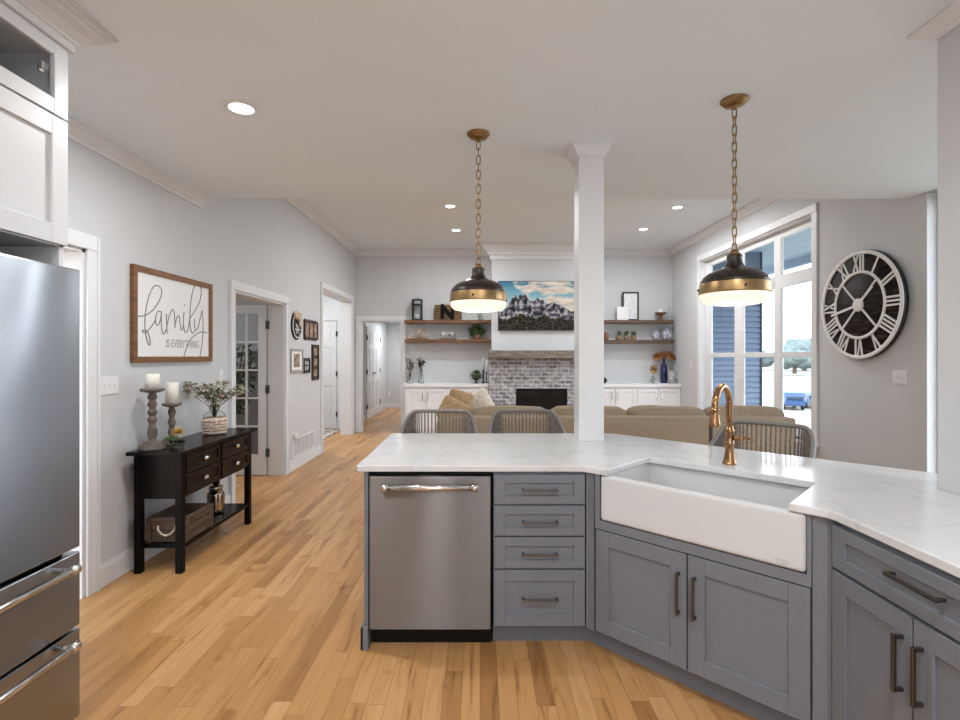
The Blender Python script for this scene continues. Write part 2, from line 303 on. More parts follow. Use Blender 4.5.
# ------------------------------------------------------------------ geometry helpers
class MB:
    def __init__(s): s.bm = bmesh.new(); s.mats = []
    def _mi(s, faces, smooth=False, m=None):
        i = 0
        if m is not None:
            if m not in s.mats: s.mats.append(m)
            i = s.mats.index(m)
        for f in faces:
            f.smooth = smooth; f.material_index = i
    def box(s, x0, x1, y0, y1, z0, z1, bev=0, seg=2):
        r = bmesh.ops.create_cube(s.bm, size=1); vs = r['verts']
        for v in vs:
            v.co = Vector(((x0+x1)/2 + v.co.x*(x1-x0), (y0+y1)/2 + v.co.y*(y1-y0), (z0+z1)/2 + v.co.z*(z1-z0)))
        if bev:
            es = list({e for v in vs for e in v.link_edges})
            bmesh.ops.bevel(s.bm, geom=es, offset=min(bev, .49*min(abs(x1-x0), abs(y1-y0), abs(z1-z0))), segments=seg, affect='EDGES', profile=.5)
        return s
    def prism(s, poly, z0, z1, bev=0, axis='z'):
        def P(a, b, c): return {'z': (a, b, c), 'y': (a, c, b), 'x': (c, a, b)}[axis]
        lo = [s.bm.verts.new(P(x, y, z0)) for x, y in poly]; hi = [s.bm.verts.new(P(x, y, z1)) for x, y in poly]
        n = len(poly); fs = [s.bm.faces.new(lo[::-1]), s.bm.faces.new(hi)]
        for i in range(n): fs.append(s.bm.faces.new((lo[i], lo[(i+1) % n], hi[(i+1) % n], hi[i])))
        bmesh.ops.recalc_face_normals(s.bm, faces=fs)
        if bev:
            es = list({e for f in fs[:2] for e in f.edges})
            bmesh.ops.bevel(s.bm, geom=es, offset=bev, segments=2, affect='EDGES', profile=.5)
        return s
    def lathe(s, prof, c=(0, 0, 0), seg=28, cap=True, mtx=None):
        rings = []
        for r, z in prof:
            rings.append([s.bm.verts.new(Vector((r*math.cos(2*PI*i/seg), r*math.sin(2*PI*i/seg), z))) for i in range(seg)])
        fs = []
        for a, b in zip(rings, rings[1:]):
            for i in range(seg): fs.append(s.bm.faces.new((a[i], a[(i+1) % seg], b[(i+1) % seg], b[i])))
        if cap:
            if prof[0][0] > 1e-5: fs.append(s.bm.faces.new(rings[0][::-1]))
            if prof[-1][0] > 1e-5: fs.append(s.bm.faces.new(rings[-1]))
        for f in fs: f.smooth = len(f.verts) == 4
        bmesh.ops.recalc_face_normals(s.bm, faces=fs)
        for R in rings:
            for v in R:
                p = v.co
                if mtx is not None: p = mtx @ p
                v.co = p + Vector(c)
        return s
    def cyl(s, p0, p1, r, r2=None, seg=16):
        p0, p1 = Vector(p0), Vector(p1); d = p1-p0; L = d.length
        q = d.to_track_quat('Z', 'Y').to_matrix()
        return s.lathe([(r, 0), (r if r2 is None else r2, L)], p0, seg, True, q)
    def tube(s, pts, r, seg=8, closed=False, rs=None):
        pts = [Vector(p) for p in pts]; n = len(pts); T = []
        for i in range(n):
            a = pts[(i-1) % n] if (closed or i > 0) else pts[i]; b = pts[(i+1) % n] if (closed or i < n-1) else pts[i]
            t = (b-a); T.append(t.normalized() if t.length > 1e-9 else Vector((0, 0, 1)))
        u = T[0].orthogonal().normalized(); rings = []
        for i in range(n):
            u = (u - T[i]*u.dot(T[i]));  u = u.normalized() if u.length > 1e-6 else T[i].orthogonal().normalized()
            w = T[i].cross(u); rr = rs[i] if rs else r
            rings.append([s.bm.verts.new(pts[i] + (u*math.cos(2*PI*k/seg) + w*math.sin(2*PI*k/seg))*rr) for k in range(seg)])
        fs = []
        for i in range(n if closed else n-1):
            a, b = rings[i], rings[(i+1) % n]
            off = 0
            if closed and i == n-1:
                off = min(range(seg), key=lambda o: (a[0].co-b[o].co).length)
            for k in range(seg): fs.append(s.bm.faces.new((a[k], a[(k+1) % seg], b[(k+1+off) % seg], b[(k+off) % seg])))
        if not closed: fs += [s.bm.faces.new(rings[0][::-1]), s.bm.faces.new(rings[-1])]
        for f in fs: f.smooth = True
        bmesh.ops.recalc_face_normals(s.bm, faces=fs); return s
    def ball(s, c, r, sc=(1, 1, 1), sub=2, wob=0, seed=0):
        k = bmesh.ops.create_icosphere(s.bm, subdivisions=sub, radius=1)
        for v in k['verts']:
            p = v.co.copy(); f = 1 + (wob*noise.noise(p*1.8 + Vector((seed, seed*2.3, 0))) if wob else 0)
            v.co = Vector((c[0]+p.x*r*sc[0]*f, c[1]+p.y*r*sc[1]*f, c[2]+p.z*r*sc[2]*f))
            for e in v.link_faces: e.smooth = True
        return s
    def cushion(s, x0, x1, y0, y1, z0, z1, e=.35, crown=.0, nx=14, ny=8, nz=6, wob=0, seed=0):
        # rounded super-ellipsoid-like soft box
        old = set(s.bm.verts); N = 10; grid = {}
        def V(i, j, k):
            if (i, j, k) not in grid: grid[(i, j, k)] = s.bm.verts.new((2*i/N-1, 2*j/N-1, 2*k/N-1))
            return grid[(i, j, k)]
        fs = []
        for i in range(N):
            for j in range(N):
                for q in (0, N):
                    fs.append(s.bm.faces.new((V(q, i, j), V(q, i+1, j), V(q, i+1, j+1), V(q, i, j+1))))
                    fs.append(s.bm.faces.new((V(i, q, j), V(i+1, q, j), V(i+1, q, j+1), V(i, q, j+1))))
                    fs.append(s.bm.faces.new((V(i, j, q), V(i+1, j, q), V(i+1, j+1, q), V(i, j+1, q))))
        bmesh.ops.recalc_face_normals(s.bm, faces=fs); vs = list(grid.values())
        cx, cy, cz = (x0+x1)/2, (y0+y1)/2, (z0+z1)/2; hx, hy, hz = (x1-x0)/2, (y1-y0)/2, (z1-z0)/2
        R = e*min(hx, hy, hz)*2 if e else .01; R = min(R, min(hx, hy, hz)*.98)
        for v in vs:
            p = Vector((v.co.x*hx, v.co.y*hy, v.co.z*hz))
            q = Vector((max(-hx+R, min(hx-R, p.x)), max(-hy+R, min(hy-R, p.y)), max(-hz+R, min(hz-R, p.z))))
            d = p-q; p = q + (d.normalized()*R if d.length > 1e-6 else d)
            ux, uy, uz = v.co.x, v.co.y, v.co.z
            if crown:
                p.z += crown*(1-ux*ux)*(1-uy*uy)*(1 if p.z > 0 else 0); p.y += crown*.6*(1-ux*ux)*(1-uz*uz)*(1 if p.y > 0 else -1)*(abs(uy))
            if wob: p += Vector((0, 0, 1))*wob*noise.noise(Vector((p.x*4+seed, p.y*4, p.z*3)))
            v.co = p + Vector((cx, cy, cz))
        for v in vs:
            for f in v.link_faces: f.smooth = True
        return s
    def leaf(s, p, d, L, w, droop=.2):
        p = Vector(p); d = Vector(d).normalized(); sd = d.cross(Vector((0, 0, 1)))
        sd = sd.normalized() if sd.length > 1e-3 else Vector((1, 0, 0)); up = sd.cross(d)
        a = s.bm.verts.new(p); b = s.bm.verts.new(p + d*L*.5 + sd*w*.5 + up*L*.05); c = s.bm.verts.new(p + d*L*.5 - sd*w*.5 + up*L*.05)
        m = s.bm.verts.new(p + d*L*.5 - up*L*.02); t = s.bm.verts.new(p + d*L - up*L*droop)
        for f in ((a, b, m), (a, m, c), (b, t, m), (m, t, c)): s.bm.faces.new(f).smooth = True
        return s
    def build(s, name, m, parent=None, loc=(0, 0, 0), rotz=0):
        me = bpy.data.meshes.new(name); s.bm.to_mesh(me); s.bm.free()
        me.materials.append(M[m] if isinstance(m, str) else m)
        o = bpy.data.objects.new(name, me); COL.objects.link(o); o.location = loc; o.rotation_euler = (0, 0, rotz)
        if parent: o.parent = parent
        return o

def tag(o, label=None, cat=None, group=None, kind=None):
    if label: o['label'] = label
    if cat: o['category'] = cat
    if group: o['group'] = group
    if kind: o['kind'] = kind
    return o
def thing(name, label, cat, loc=(0, 0, 0), rotz=0, group=None):
    o = bpy.data.objects.new(name, None); COL.objects.link(o); o.empty_display_size = .1
    o.location = loc; o.rotation_euler = (0, 0, rotz); return tag(o, label, cat, group)
def struct(name, mb, m, parent=None, loc=(0, 0, 0), rotz=0):
    o = mb.build(name, m, parent, loc, rotz)
    if not parent: o['kind'] = 'structure'
    return o
def sthing(name, loc=(0, 0, 0), rotz=0):
    o = bpy.data.objects.new(name, None); COL.objects.link(o); o.location = loc; o.rotation_euler = (0, 0, rotz); o['kind'] = 'structure'; return o

L_, R_, BK = PI/2, -PI/2, 0.0      # facing angles: on the left wall, on the right wall, straight ahead
XL, XR, YB = -2.38, 3.65, 9.60
ZK, ZL = 2.79, 3.46; YK = 4.30
cw = .09

# ------------------------------------------------------------------ room shell
struct('floor', MB().box(-6.2, 3.9, -3.2, 14.4, -.12, 0), 'floor')
def wall_openings(mb, along, a0, a1, t0, t1, z0, z1, ops):
    """boxes of a wall running along 'x' or 'y' from a0 to a1 with rectangular openings (b0,b1,zlo,zhi)"""
    def bx(p, q, lo, hi):
        if q-p < 1e-4 or hi-lo < 1e-4: return
        if along == 'y': mb.box(t0, t1, p, q, lo, hi)
        else: mb.box(p, q, t0, t1, lo, hi)
    cur = a0
    for b0, b1, lo, hi in sorted(ops):
        bx(cur, b0, z0, z1); bx(b0, b1, z0, lo); bx(b0, b1, hi, z1); cur = b1
    bx(cur, a1, z0, z1); return mb
OPL = [(2.12, 3.04, 0, 2.095), (4.88, 6.16, 0, 2.09), (7.61, 9.35, 0, 2.475)]
struct('wall_left', wall_openings(MB(), 'y', -3.2, 9.8, XL-.2, XL, 0, 3.6, OPL), 'wall')
OPB = [(-2.27, -1.49, 0, 2.12)]
struct('wall_back', wall_openings(MB(), 'x', XL, XR, YB, YB+.15, 0, 3.6, OPB), 'wall')
OPR = [(2.15, 4.13, 0, 2.785), (5.54, 8.36, .50, 3.02)]
struct('wall_right', wall_openings(MB(), 'y', -3.2, YB+.15, XR, XR+.18, 0, 3.6, OPR), 'wall')
struct('wall_pier', MB().box(1.855, 2.0, -3.0, 2.05, 0, ZK, .004), 'wall')
struct('wall_front', wall_openings(MB(), 'x', XL, XR, -3.2, -3.0, 0, 3.0, [(-.80, -.58, .05, 2.6), (-.2, 1.4, .95, 2.25), (2.2, 3.4, .3, 2.4)]), 'wall')  # unseen openings added for daylight; the narrow one meant to streak the dishwasher door
struct('ceiling', MB().box(XL, XR, -3.0, YK, ZK, 3.58), 'ceiling')
struct('ceiling_living', MB().box(XL, XR, YK, YB, ZL, 3.58), 'ceiling')
# rooms glimpsed through the openings
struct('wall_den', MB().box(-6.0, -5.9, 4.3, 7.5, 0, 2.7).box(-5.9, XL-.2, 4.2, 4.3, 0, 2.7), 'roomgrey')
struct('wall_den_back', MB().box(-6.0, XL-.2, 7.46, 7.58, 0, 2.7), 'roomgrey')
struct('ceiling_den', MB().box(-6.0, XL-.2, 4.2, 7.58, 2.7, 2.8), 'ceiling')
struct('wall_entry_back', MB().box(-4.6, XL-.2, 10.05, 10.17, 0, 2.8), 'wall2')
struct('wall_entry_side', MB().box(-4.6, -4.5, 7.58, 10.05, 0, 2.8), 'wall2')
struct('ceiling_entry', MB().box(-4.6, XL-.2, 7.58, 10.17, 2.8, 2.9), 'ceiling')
struct('wall_hall_left', MB().box(-2.72, -2.60, 10.17, 14.2, 0, 2.4), 'wall')
struct('wall_hall_back', MB().box(-2.72, -.4, 14.2, 14.32, 0, 2.4), 'wall')
struct('wall_hall_right', MB().box(-1.3, -1.2, YB+.15, 14.2, 0, 2.4), 'wall')
struct('ceiling_hall', MB().box(-2.72, -1.2, YB+.15, 14.3, 2.36, 2.46), 'ceiling')
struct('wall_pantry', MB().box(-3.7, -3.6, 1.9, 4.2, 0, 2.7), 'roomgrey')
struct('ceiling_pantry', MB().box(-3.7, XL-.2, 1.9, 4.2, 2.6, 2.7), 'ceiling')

def rect_loft(mb, x0, x1, y0, y1, prof, sides=(1, 1, 1, 1)):
    # rings of a rectangle pushed outwards by o at height z; sides = (x0, x1, y0, y1) that move
    R = []
    for o, z in prof:
        R.append([mb.bm.verts.new(p) for p in ((x0-o*sides[0], y0-o*sides[2], z), (x1+o*sides[1], y0-o*sides[2], z), (x1+o*sides[1], y1+o*sides[3], z), (x0-o*sides[0], y1+o*sides[3], z))])
    fs = [mb.bm.faces.new(R[0][::-1]), mb.bm.faces.new(R[-1])]
    for a, b in zip(R, R[1:]):
        for i in range(4): fs.append(mb.bm.faces.new((a[i], a[(i+1) % 4], b[(i+1) % 4], b[i])))
    bmesh.ops.recalc_face_normals(mb.bm, faces=fs); return mb
# crown mouldings: profile (out, down) swept along straight runs
CROWN = [(0, 0), (.095, 0), (.095, -.016), (.082, -.022), (.06, -.034), (.035, -.055), (.022, -.062), (.016, -.08), (0, -.08)]
def crown(name, p0, p1, nrm, z, prof=CROWN, k=1.0, m='white', skew0=0, skew1=0):
    mb = MB(); d = (Vector(p1)-Vector(p0)).normalized(); A, B = [], []
    for (o, dn) in prof:
        A.append(mb.bm.verts.new((p0[0]+nrm[0]*o*k + d.x*o*k*skew0, p0[1]+nrm[1]*o*k + d.y*o*k*skew0, z+dn*k)))
        B.append(mb.bm.verts.new((p1[0]+nrm[0]*o*k - d.x*o*k*skew1, p1[1]+nrm[1]*o*k - d.y*o*k*skew1, z+dn*k)))
    n = len(A); fs = [mb.bm.faces.new(A[::-1]), mb.bm.faces.new(B)]
    for i in range(n): fs.append(mb.bm.faces.new((A[i], A[(i+1) % n], B[(i+1) % n], B[i])))
    bmesh.ops.recalc_face_normals(mb.bm, faces=fs)
    return struct(name, mb, m)
crown('trim_1', (XL, 2.06), (XL, YK), (1, 0), ZK)
crown('trim_2', (XL, YK), (XL, YB), (1, 0), ZL, k=1.15, skew1=1)
crown('trim_3', (XL, YB), (.20, YB), (0, -1), ZL, k=1.25, skew0=1)
crown('trim_4', (2.0, YB), (XR, YB), (0, -1), ZL, k=1.25, skew1=1)
crown('trim_5', (XR, YK), (XR, YB), (-1, 0), ZL, k=1.15, skew1=1)
crown('trim_6', (1.855, -3.0), (1.855, 2.05), (-1, 0), ZK, k=.72, skew1=-1)
crown('trim_7', (1.855, 2.05), (2.0, 2.05), (0, 1), ZK, k=.72, skew0=-1)
BIG = [(0, 0), (.21, 0), (.21, -.03), (.18, -.045), (.15, -.075), (.11, -.12), (.08, -.15), (.07, -.19), (.035, -.20), (.03, -.27), (0, -.27)]
crown('trim_8', (.21, 9.1), (1.99, 9.1), (0, -1), ZL, BIG, skew0=-1, skew1=-1)
crown('trim_9', (.21, 9.1), (.21, YB), (-1, 0), ZL, BIG, skew0=-1)

# casings around openings and base boards
def case_left(name, y0, y1, z1, top=True):
    mb = MB(); x0, x1 = XL, XL+.02
    mb.box(x0, x1, y0-cw, y0, 0, z1, .004).box(x0, x1, y1, y1+cw, 0, z1, .004).box(x0, x1+.004, y0-cw, y1+cw, z1, z1+cw, .004)
    mb.box(x1, x1+.008, y1+cw-.02, y1+cw, 0, z1+cw).box(x1, x1+.008, y0-cw, y0-cw+.02, 0, z1+cw)
    mb.box(XL-.2, XL, y0, y0+.02, 0, z1).box(XL-.2, XL, y1-.02, y1, 0, z1).box(XL-.2, XL, y0, y1, z1-.02, z1)
    return struct(name, mb, 'white')
case_left('trim_10', *OPL[0][:2], OPL[0][3]); case_left('trim_11', *OPL[1][:2], OPL[1][3]); case_left('trim_12', *OPL[2][:2], OPL[2][3])
mb = MB(); a, b, _, t = OPB[0]
mb.box(a-cw, a, YB-.02, YB, 0, t, .004).box(b, b+.08, YB-.02, YB, 0, t, .004).box(a-cw, b+.08, YB-.024, YB, t, t+cw, .004)
mb.box(a, a+.02, YB, YB+.15, 0, t).box(b-.02, b, YB, YB+.15, 0, t).box(a, b, YB, YB+.15, t-.02, t)
struct('trim_13', mb, 'white')
struct('trim_14', MB().box(XR-.022, XR, 2.04, 2.15, 0, ZK, .004).box(XR, XR+.17, 4.122, 4.13, 0, 2.78), 'white')
def base_left(name, y0, y1): return struct(name, MB().box(XL, XL+.016, y0, y1, 0, .125, .003).box(XL, XL+.010, y0, y1, .125, .145, .003), 'white')
base_left('baseboard_left', 3.13, 4.79); base_left('baseboard_left_far', 6.25, 7.52)
struct('baseboard_hall', MB().box(-2.60, -1.3, 14.184, 14.2, 0, .14, .003), 'white')
struct('baseboard_hall_side', MB().box(-2.6, -2.584, 10.2, 11.3, 0, .14, .003).box(-2.6, -2.584, 13.0, 14.18, 0, .14, .003), 'white')
struct('baseboard_right', MB().box(XR-.016, XR, 4.15, 9.1, 0, .14, .003), 'white')
struct('baseboard_entry', MB().box(-4.5, -3.75, 10.034, 10.05, 0, .14, .003), 'white')

# ------------------------------------------------------------------ window in the living room
w = sthing('window_1')
x0, x1 = XR, XR+.25; gy0, gy1, gz0, gz1 = 5.54, 8.36, .50, 3.02
mb = MB(); mb.box(XR-.02, XR, gy0-cw, gy0, gz0-.09, gz1, .004).box(XR-.02, XR, gy1, gy1+cw, gz0-.09, gz1, .004).box(XR-.026, XR, gy0-cw, gy1+cw, gz1, gz1+cw, .004)
mb.box(XR, XR+.17, gy0, gy0+.015, gz0, gz1).box(XR, XR+.17, gy1-.015, gy1, gz0, gz1).box(XR, XR+.17, gy0, gy1, gz1-.015, gz1)
mb.build('window_casing', 'white', w)
MB().box(XR-.06, XR+.17, gy0-cw-.02, gy1+cw+.02, gz0-.03, gz0, .005).build('window_sill', 'white', w)
mb = MB(); fx0, fx1 = XR+.09, XR+.125
units = [(5.56, 6.28), (6.42, 7.19), (7.42, 8.19)]
edges = [gy0, *[v for u in units for v in u], gy1]
for i in range(0, len(edges), 2): mb.box(fx0, fx1, edges[i], edges[i+1], gz0, gz1, .004)
for u in units:
    for lo, hi in ((gz0, gz0+.10), (1.435, 1.50), (2.30, 2.46), (2.915, gz1)): mb.box(fx0-.004, fx1+.002, u[0]-.002, u[1]+.002, lo, hi, .004)
    for yy in u: mb.box(fx0+.008, fx1-.008, yy-.02, yy+.02, gz0, gz1, .003)
mb.build('window_frame', 'white', w)
mb = MB()
for u in units: mb.box(XR+.105, XR+.110, u[0], u[1], gz0+.05, gz1-.05)
mb.build('window_pane', 'pane', w)
# patio door in the dining corner, out of view behind the pier
d = sthing('door_4')
mb = MB()
for y in (2.15, 3.08, 4.06): mb.box(XR+.08, XR+.15, y, y+.06, 0, 2.78, .004)
mb.box(XR+.08, XR+.15, 2.15, 4.12, 0, .10).box(XR+.08, XR+.15, 2.15, 4.12, 2.70, 2.78)
mb.build('door_frame', 'white', d); MB().box(XR+.112, XR+.118, 2.2, 4.07, .05, 2.72).build('door_pane', 'pane', d)
w = sthing('window_added')  # unseen window added behind the camera to let daylight in
mb = MB()
for x in (-.2, .57, 1.34): mb.box(x, x+.06, -3.13, -3.06, .95, 2.25, .004)
mb.box(-.2, 1.4, -3.13, -3.06, .95, 1.01).box(-.2, 1.4, -3.13, -3.06, 2.19, 2.25).build('window_frame', 'white', w)
MB().box(-.18, 1.38, -3.1, -3.095, .97, 2.23).build('window_pane', 'pane', w)

# ------------------------------------------------------------------ doors
def hinge(parent, x, y, z): return tag(MB().box(x-.022, x+.022, y-.012, y+.006, z-.05, z+.05, .002).cyl((x, y-.012, z-.052), (x, y-.012, z+.052), .008, seg=8).build('hinge', 'hinge', parent), 'dark metal hinge')
# french door standing open into the den, hinged on the far jamb
fd = sthing('door_1', (XL-.215, 6.13, 0))
Wd, Hd = .64, 2.07
mb = MB(); mb.box(-Wd, -Wd+.10, 0, .042, .008, Hd, .003).box(-.10, 0, 0, .042, .008, Hd, .003).box(-Wd+.1, -.1, 0, .042, .008, .255, .003).box(-Wd+.1, -.1, 0, .042, Hd-.105, Hd, .003)
cols = 3; rows = 5; cwid = (Wd-.2)/cols; rh = (Hd-.36)/rows
for i in range(1, cols): mb.box(-Wd+.1+i*cwid-.011, -Wd+.1+i*cwid+.011, .006, .036, .255, Hd-.105)
for j in range(1, rows): mb.box(-Wd+.1, -.1, .0065, .0355, .255+j*rh-.011, .255+j*rh+.011)
mb.build('door_leaf', 'white', fd); MB().box(-Wd+.1, -.1, .018, .023, .25, Hd-.1).build('door_pane', 'pane', fd)
for z in (.28, 1.05, 1.83): hinge(fd, .016, .0, z)
# six panel doors
def panel_door(name, loc, rotz, wid, hgt, hinge_side=1, cased=True, knob=True, cols=2):
    d = sthing(name, loc, rotz); mb = MB().box(0, wid, .012, .045, .01, hgt)
    st = .095; mid = (wid-(cols+1)*st)/cols
    rails = [.01, .22, .86, .98, 1.62, 1.72, hgt-.10, hgt]
    for a in range(cols+1): mb.box(a*(mid+st), a*(mid+st)+st, 0, .02, .01, hgt, .003)
    for lo, hi in ((.01, .22), (.86, .98), (1.62, 1.72), (hgt-.10, hgt)): mb.box(st*.5, wid-st*.5, .0005, .02, lo, hi, .003)
    for a in range(cols):
        for lo, hi in ((.22, .86), (.98, 1.62), (1.72, hgt-.10)): mb.box(a*(mid+st)+st+.03, (a+1)*(mid+st)-.03, .004, .02, lo+.03, hi-.03, .006)
    mb.build('door_leaf', 'white', d)
    if cased: MB().box(-.1, -.012, -.012, .02, 0, hgt+.012, .004).box(wid+.012, wid+.1, -.012, .02, 0, hgt+.012, .004).box(-.1, wid+.1, -.016, .02, hgt+.012, hgt+.1, .004).build('door_casing', 'white', d)
    for z in (.3, hgt/2+.03, hgt-.25): hinge(d, wid+.006 if hinge_side > 0 else -.006, 0, z)
    if knob:
        kx = .06 if hinge_side > 0 else wid-.06
        tag(MB().cyl((kx, 0, .96), (kx, -.05, .96), .012).ball((kx, -.06, .96), .03).build('door_knob', 'hinge', d), 'dark metal knob')
    return d
panel_door('door_2', (-3.62, 10.004, 0), 0, .78, 2.14)
panel_door('door_3', (-2.554, 11.42, 0), L_, .72, 2.12, -1, cased=False, knob=False)
dd = panel_door('door_5', (-2.554, 12.16, 0), L_, .72, 2.12, 1, cased=False, knob=False)
MB().box(.0, .10, -.03, -.005, 1.03, 1.06, .004).box(-.11, -.02, -.03, -.005, 1.03, 1.06, .004).build('door_handle', 'hinge', dd)
struct('trim_15', MB().box(-2.60, -2.575, 11.32, 11.41, 0, 2.13, .004).box(-2.60, -2.575, 12.89, 12.98, 0, 2.13, .004).box(-2.60, -2.575, 11.32, 12.98, 2.13, 2.22, .004), 'white')

# ------------------------------------------------------------------ column on the counter
ct = .914
c = thing('column', 'white square column rising from the counter to the ceiling', 'column', (.703, 3.268, ct))
MB().box(-.079, .079, -.083, .083, 0, ZK-ct, .004).build('shaft', 'white', c)
H = ZK-ct
mb = rect_loft(MB(), -.079, .079, -.083, .083, [(.002, H-.085), (.012, H-.085), (.012, H-.07), (.018, H-.066), (.024, H-.05), (.038, H-.028), (.046, H-.022), (.046, H-.016), (.056, H-.014), (.056, H)])
mb.build('capital', 'white', c)

# ------------------------------------------------------------------ kitchen base cabinets
UD = Vector((.70711, -.70711)); VD = Vector((.70711, .70711)); P0 = Vector((.525, 2.50))
def diag(u, v): p = P0 + UD*u + VD*v; return (p.x, p.y)
D45 = -PI/4
def shaker(x0, x1, z0, z1, fr=.062, y=-.02):
    mb = MB(); g = .0022; x0 += g; x1 -= g; z0 += g; z1 -= g
    fz = min(fr, (z1-z0)*.29)
    mb.box(x0, x0+fr, y, y+.02, z0, z1, .0015, 1).box(x1-fr, x1, y, y+.02, z0, z1, .0015, 1)
    mb.box(x0+fr, x1-fr, y, y+.02, z0, z0+fz, .0015, 1).box(x0+fr, x1-fr, y, y+.02, z1-fz, z1, .0015, 1)
    mb.box(x0+fr-.002, x1-fr+.002, y+.010, y+.019, z0+fz-.002, z1-fz+.002); return mb
def pull(parent, x, z, L, vert=False, y=-.02, r=.0055, out=.032, name='handle', m='pull'):
    mb = MB()
    if vert:
        mb.box(x-r, x+r, y-out, y-out+.011, z-L/2, z+L/2, .002)
        for s in (-1, 1): mb.box(x-r, x+r, y-out+.002, y-.0005, z+s*(L/2-.008)-.006, z+s*(L/2-.008)+.006, .002)
    else:
        mb.box(x-L/2, x+L/2, y-out, y-out+.011, z-r, z+r, .002)
        for s in (-1, 1): mb.box(x+s*(L/2-.008)-.006, x+s*(L/2-.008)+.006, y-out+.002, y-.0005, z-r, z+r, .002)
    return mb.build(name, m, parent)
TOE = .115; CT0 = .884
# drawer cabinet between the dishwasher and the sink
X0 = .066; X1 = .520
c = thing('drawer_cabinet', 'grey base cabinet with four stacked drawers, between dishwasher and sink', 'cabinet', (X0, 2.50, 0))
Wc = X1-X0
MB().box(0, Wc, .0, .60, TOE, CT0-.002).build('body', 'cabgrey', c)
MB().box(0, .49, .075, .60, 0, TOE-.001).build('toe_kick', 'cabgrey', c)
for z0, z1, hz in ((.722, .870, .797), (.567, .718, .641), (.406, .563, .483), (.122, .402, .264)):
    d = shaker(.002, Wc-.002, z0, z1, .055).build('drawer', 'cabgrey', c); pull(d, Wc/2, hz, .178)
# filler strip turning the corner
f = MB().prism([(.523, 2.482), (.53, 2.482), diag(.052, -.012), diag(.056, .03), (.523, 2.55)], TOE, CT0-.002)
tag(f.build('corner_filler', 'cabgrey'), 'narrow grey filler strip between drawer cabinet and sink cabinet', 'filler')
# end panel
e = thing('end_panel', 'grey end panel closing the peninsula beside the dishwasher', 'panel', (-.575, 2.5, 0))
MB().box(0, .022, 0, .64, 0, CT0-.002, .001).build('panel', 'cabgrey', e)
MB().box(-.014, 0, -.012, .64, 0, .115, .003).box(-.014, .022, -.012, 0, 0, .115, .003).build('base_block', 'cabgrey', e)
tag(MB().box(-.55, .52, 3.12, 3.14, 0, CT0-.002).build('back_panel', 'cabgrey'), 'grey panel closing the stool side of the peninsula', 'panel')
# dishwasher
dw = thing('dishwasher', 'stainless steel dishwasher at the end of the peninsula', 'dishwasher', (-.5485, 2.50, 0))
Wd = .606
MB().box(.001, Wd-.001, .012, .58, .105, CT0-.004).build('tub', 'black', dw)
tag(MB().box(.001, Wd-.001, .06, .58, 0.0, .105).build('kick_plate', 'black', dw), 'black kick plate')
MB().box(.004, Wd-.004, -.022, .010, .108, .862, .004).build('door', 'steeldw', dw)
hb = MB(); z = .814
hb.tube([(.07, -.062, z), (.54, -.062, z)], .0145, 14)
for xx in (.07, .505): hb.cyl((xx, -.062, z), (xx+.035, -.062, z), .0185, seg=14)
for xx in (.085, .522): hb.cyl((xx, -.062, z), (xx, -.0225, z), .009, seg=10)
hb.build('handle', 'steelbar', dw)
# sink cabinet on the diagonal
U0, U1 = .063, .957
sc = thing('sink_cabinet', 'grey sink base cabinet with two doors below the white sink', 'cabinet', (*diag(U0, 0), 0), D45)
Ws = U1-U0
mb = MB().box(0, Ws, .022, .58, TOE, .60).box(0, .026, .0, .58, TOE, CT0-.002).box(Ws-.014, Ws, 0, .58, TOE, CT0-.002).box(0, Ws, -.020, .022, .622, .664)
mb.box(0, .026, -.02, 0, .664, CT0-.002).box(Ws-.014, Ws, -.02, 0, .664, CT0-.002)
mb.box(0, Ws, 0.0, .022, TOE, .617); mb.build('body', 'cabgrey', sc)
MB().box(-.093, Ws+.02, .075, .55, 0, TOE-.001).build('toe_kick', 'cabgrey', sc)
mid = Ws*.5
for a, b, hx in ((.002, mid-.001, mid-.034), (mid+.001, Ws-.002, mid+.034)):
    d = shaker(a, b, .125, .618, .070).build('door', 'cabgrey', sc); pull(d, hx, .447, .178, True)
# right hand corner filler and cabinet run
XF = 1.247
ya = 1.765
f = MB().prism([diag(U1+.002, -.014), (XF-.018, ya+.02), (XF-.018, ya+.002), (XF+.05, ya+.002), diag(U1+.002, .05)], 0, CT0-.002)
tag(f.build('corner_filler', 'cabgrey'), 'grey filler post between sink cabinet and the cabinet with one wide drawer', 'filler')
rc = thing('base_cabinet', 'grey base cabinet with one wide drawer over two doors, against the pier', 'cabinet', (XF, ya, 0), R_)
Wr = .66
MB().box(0, Wr, 0, .60, TOE, CT0-.002).build('body', 'cabgrey', rc); MB().box(0, Wr, .075, .6, 0, TOE-.001).build('toe_kick', 'cabgrey', rc)
d = shaker(.002, Wr-.002, .717, .866, .062).build('drawer', 'cabgrey', rc); pull(d, .352, .808, .178)
for a, b, hx in ((.002, .331, .299), (.333, Wr-.002, .365)):
    dr = shaker(a, b, .125, .710, .064).build('door', 'cabgrey', rc); pull(dr, hx, .562, .168, True)

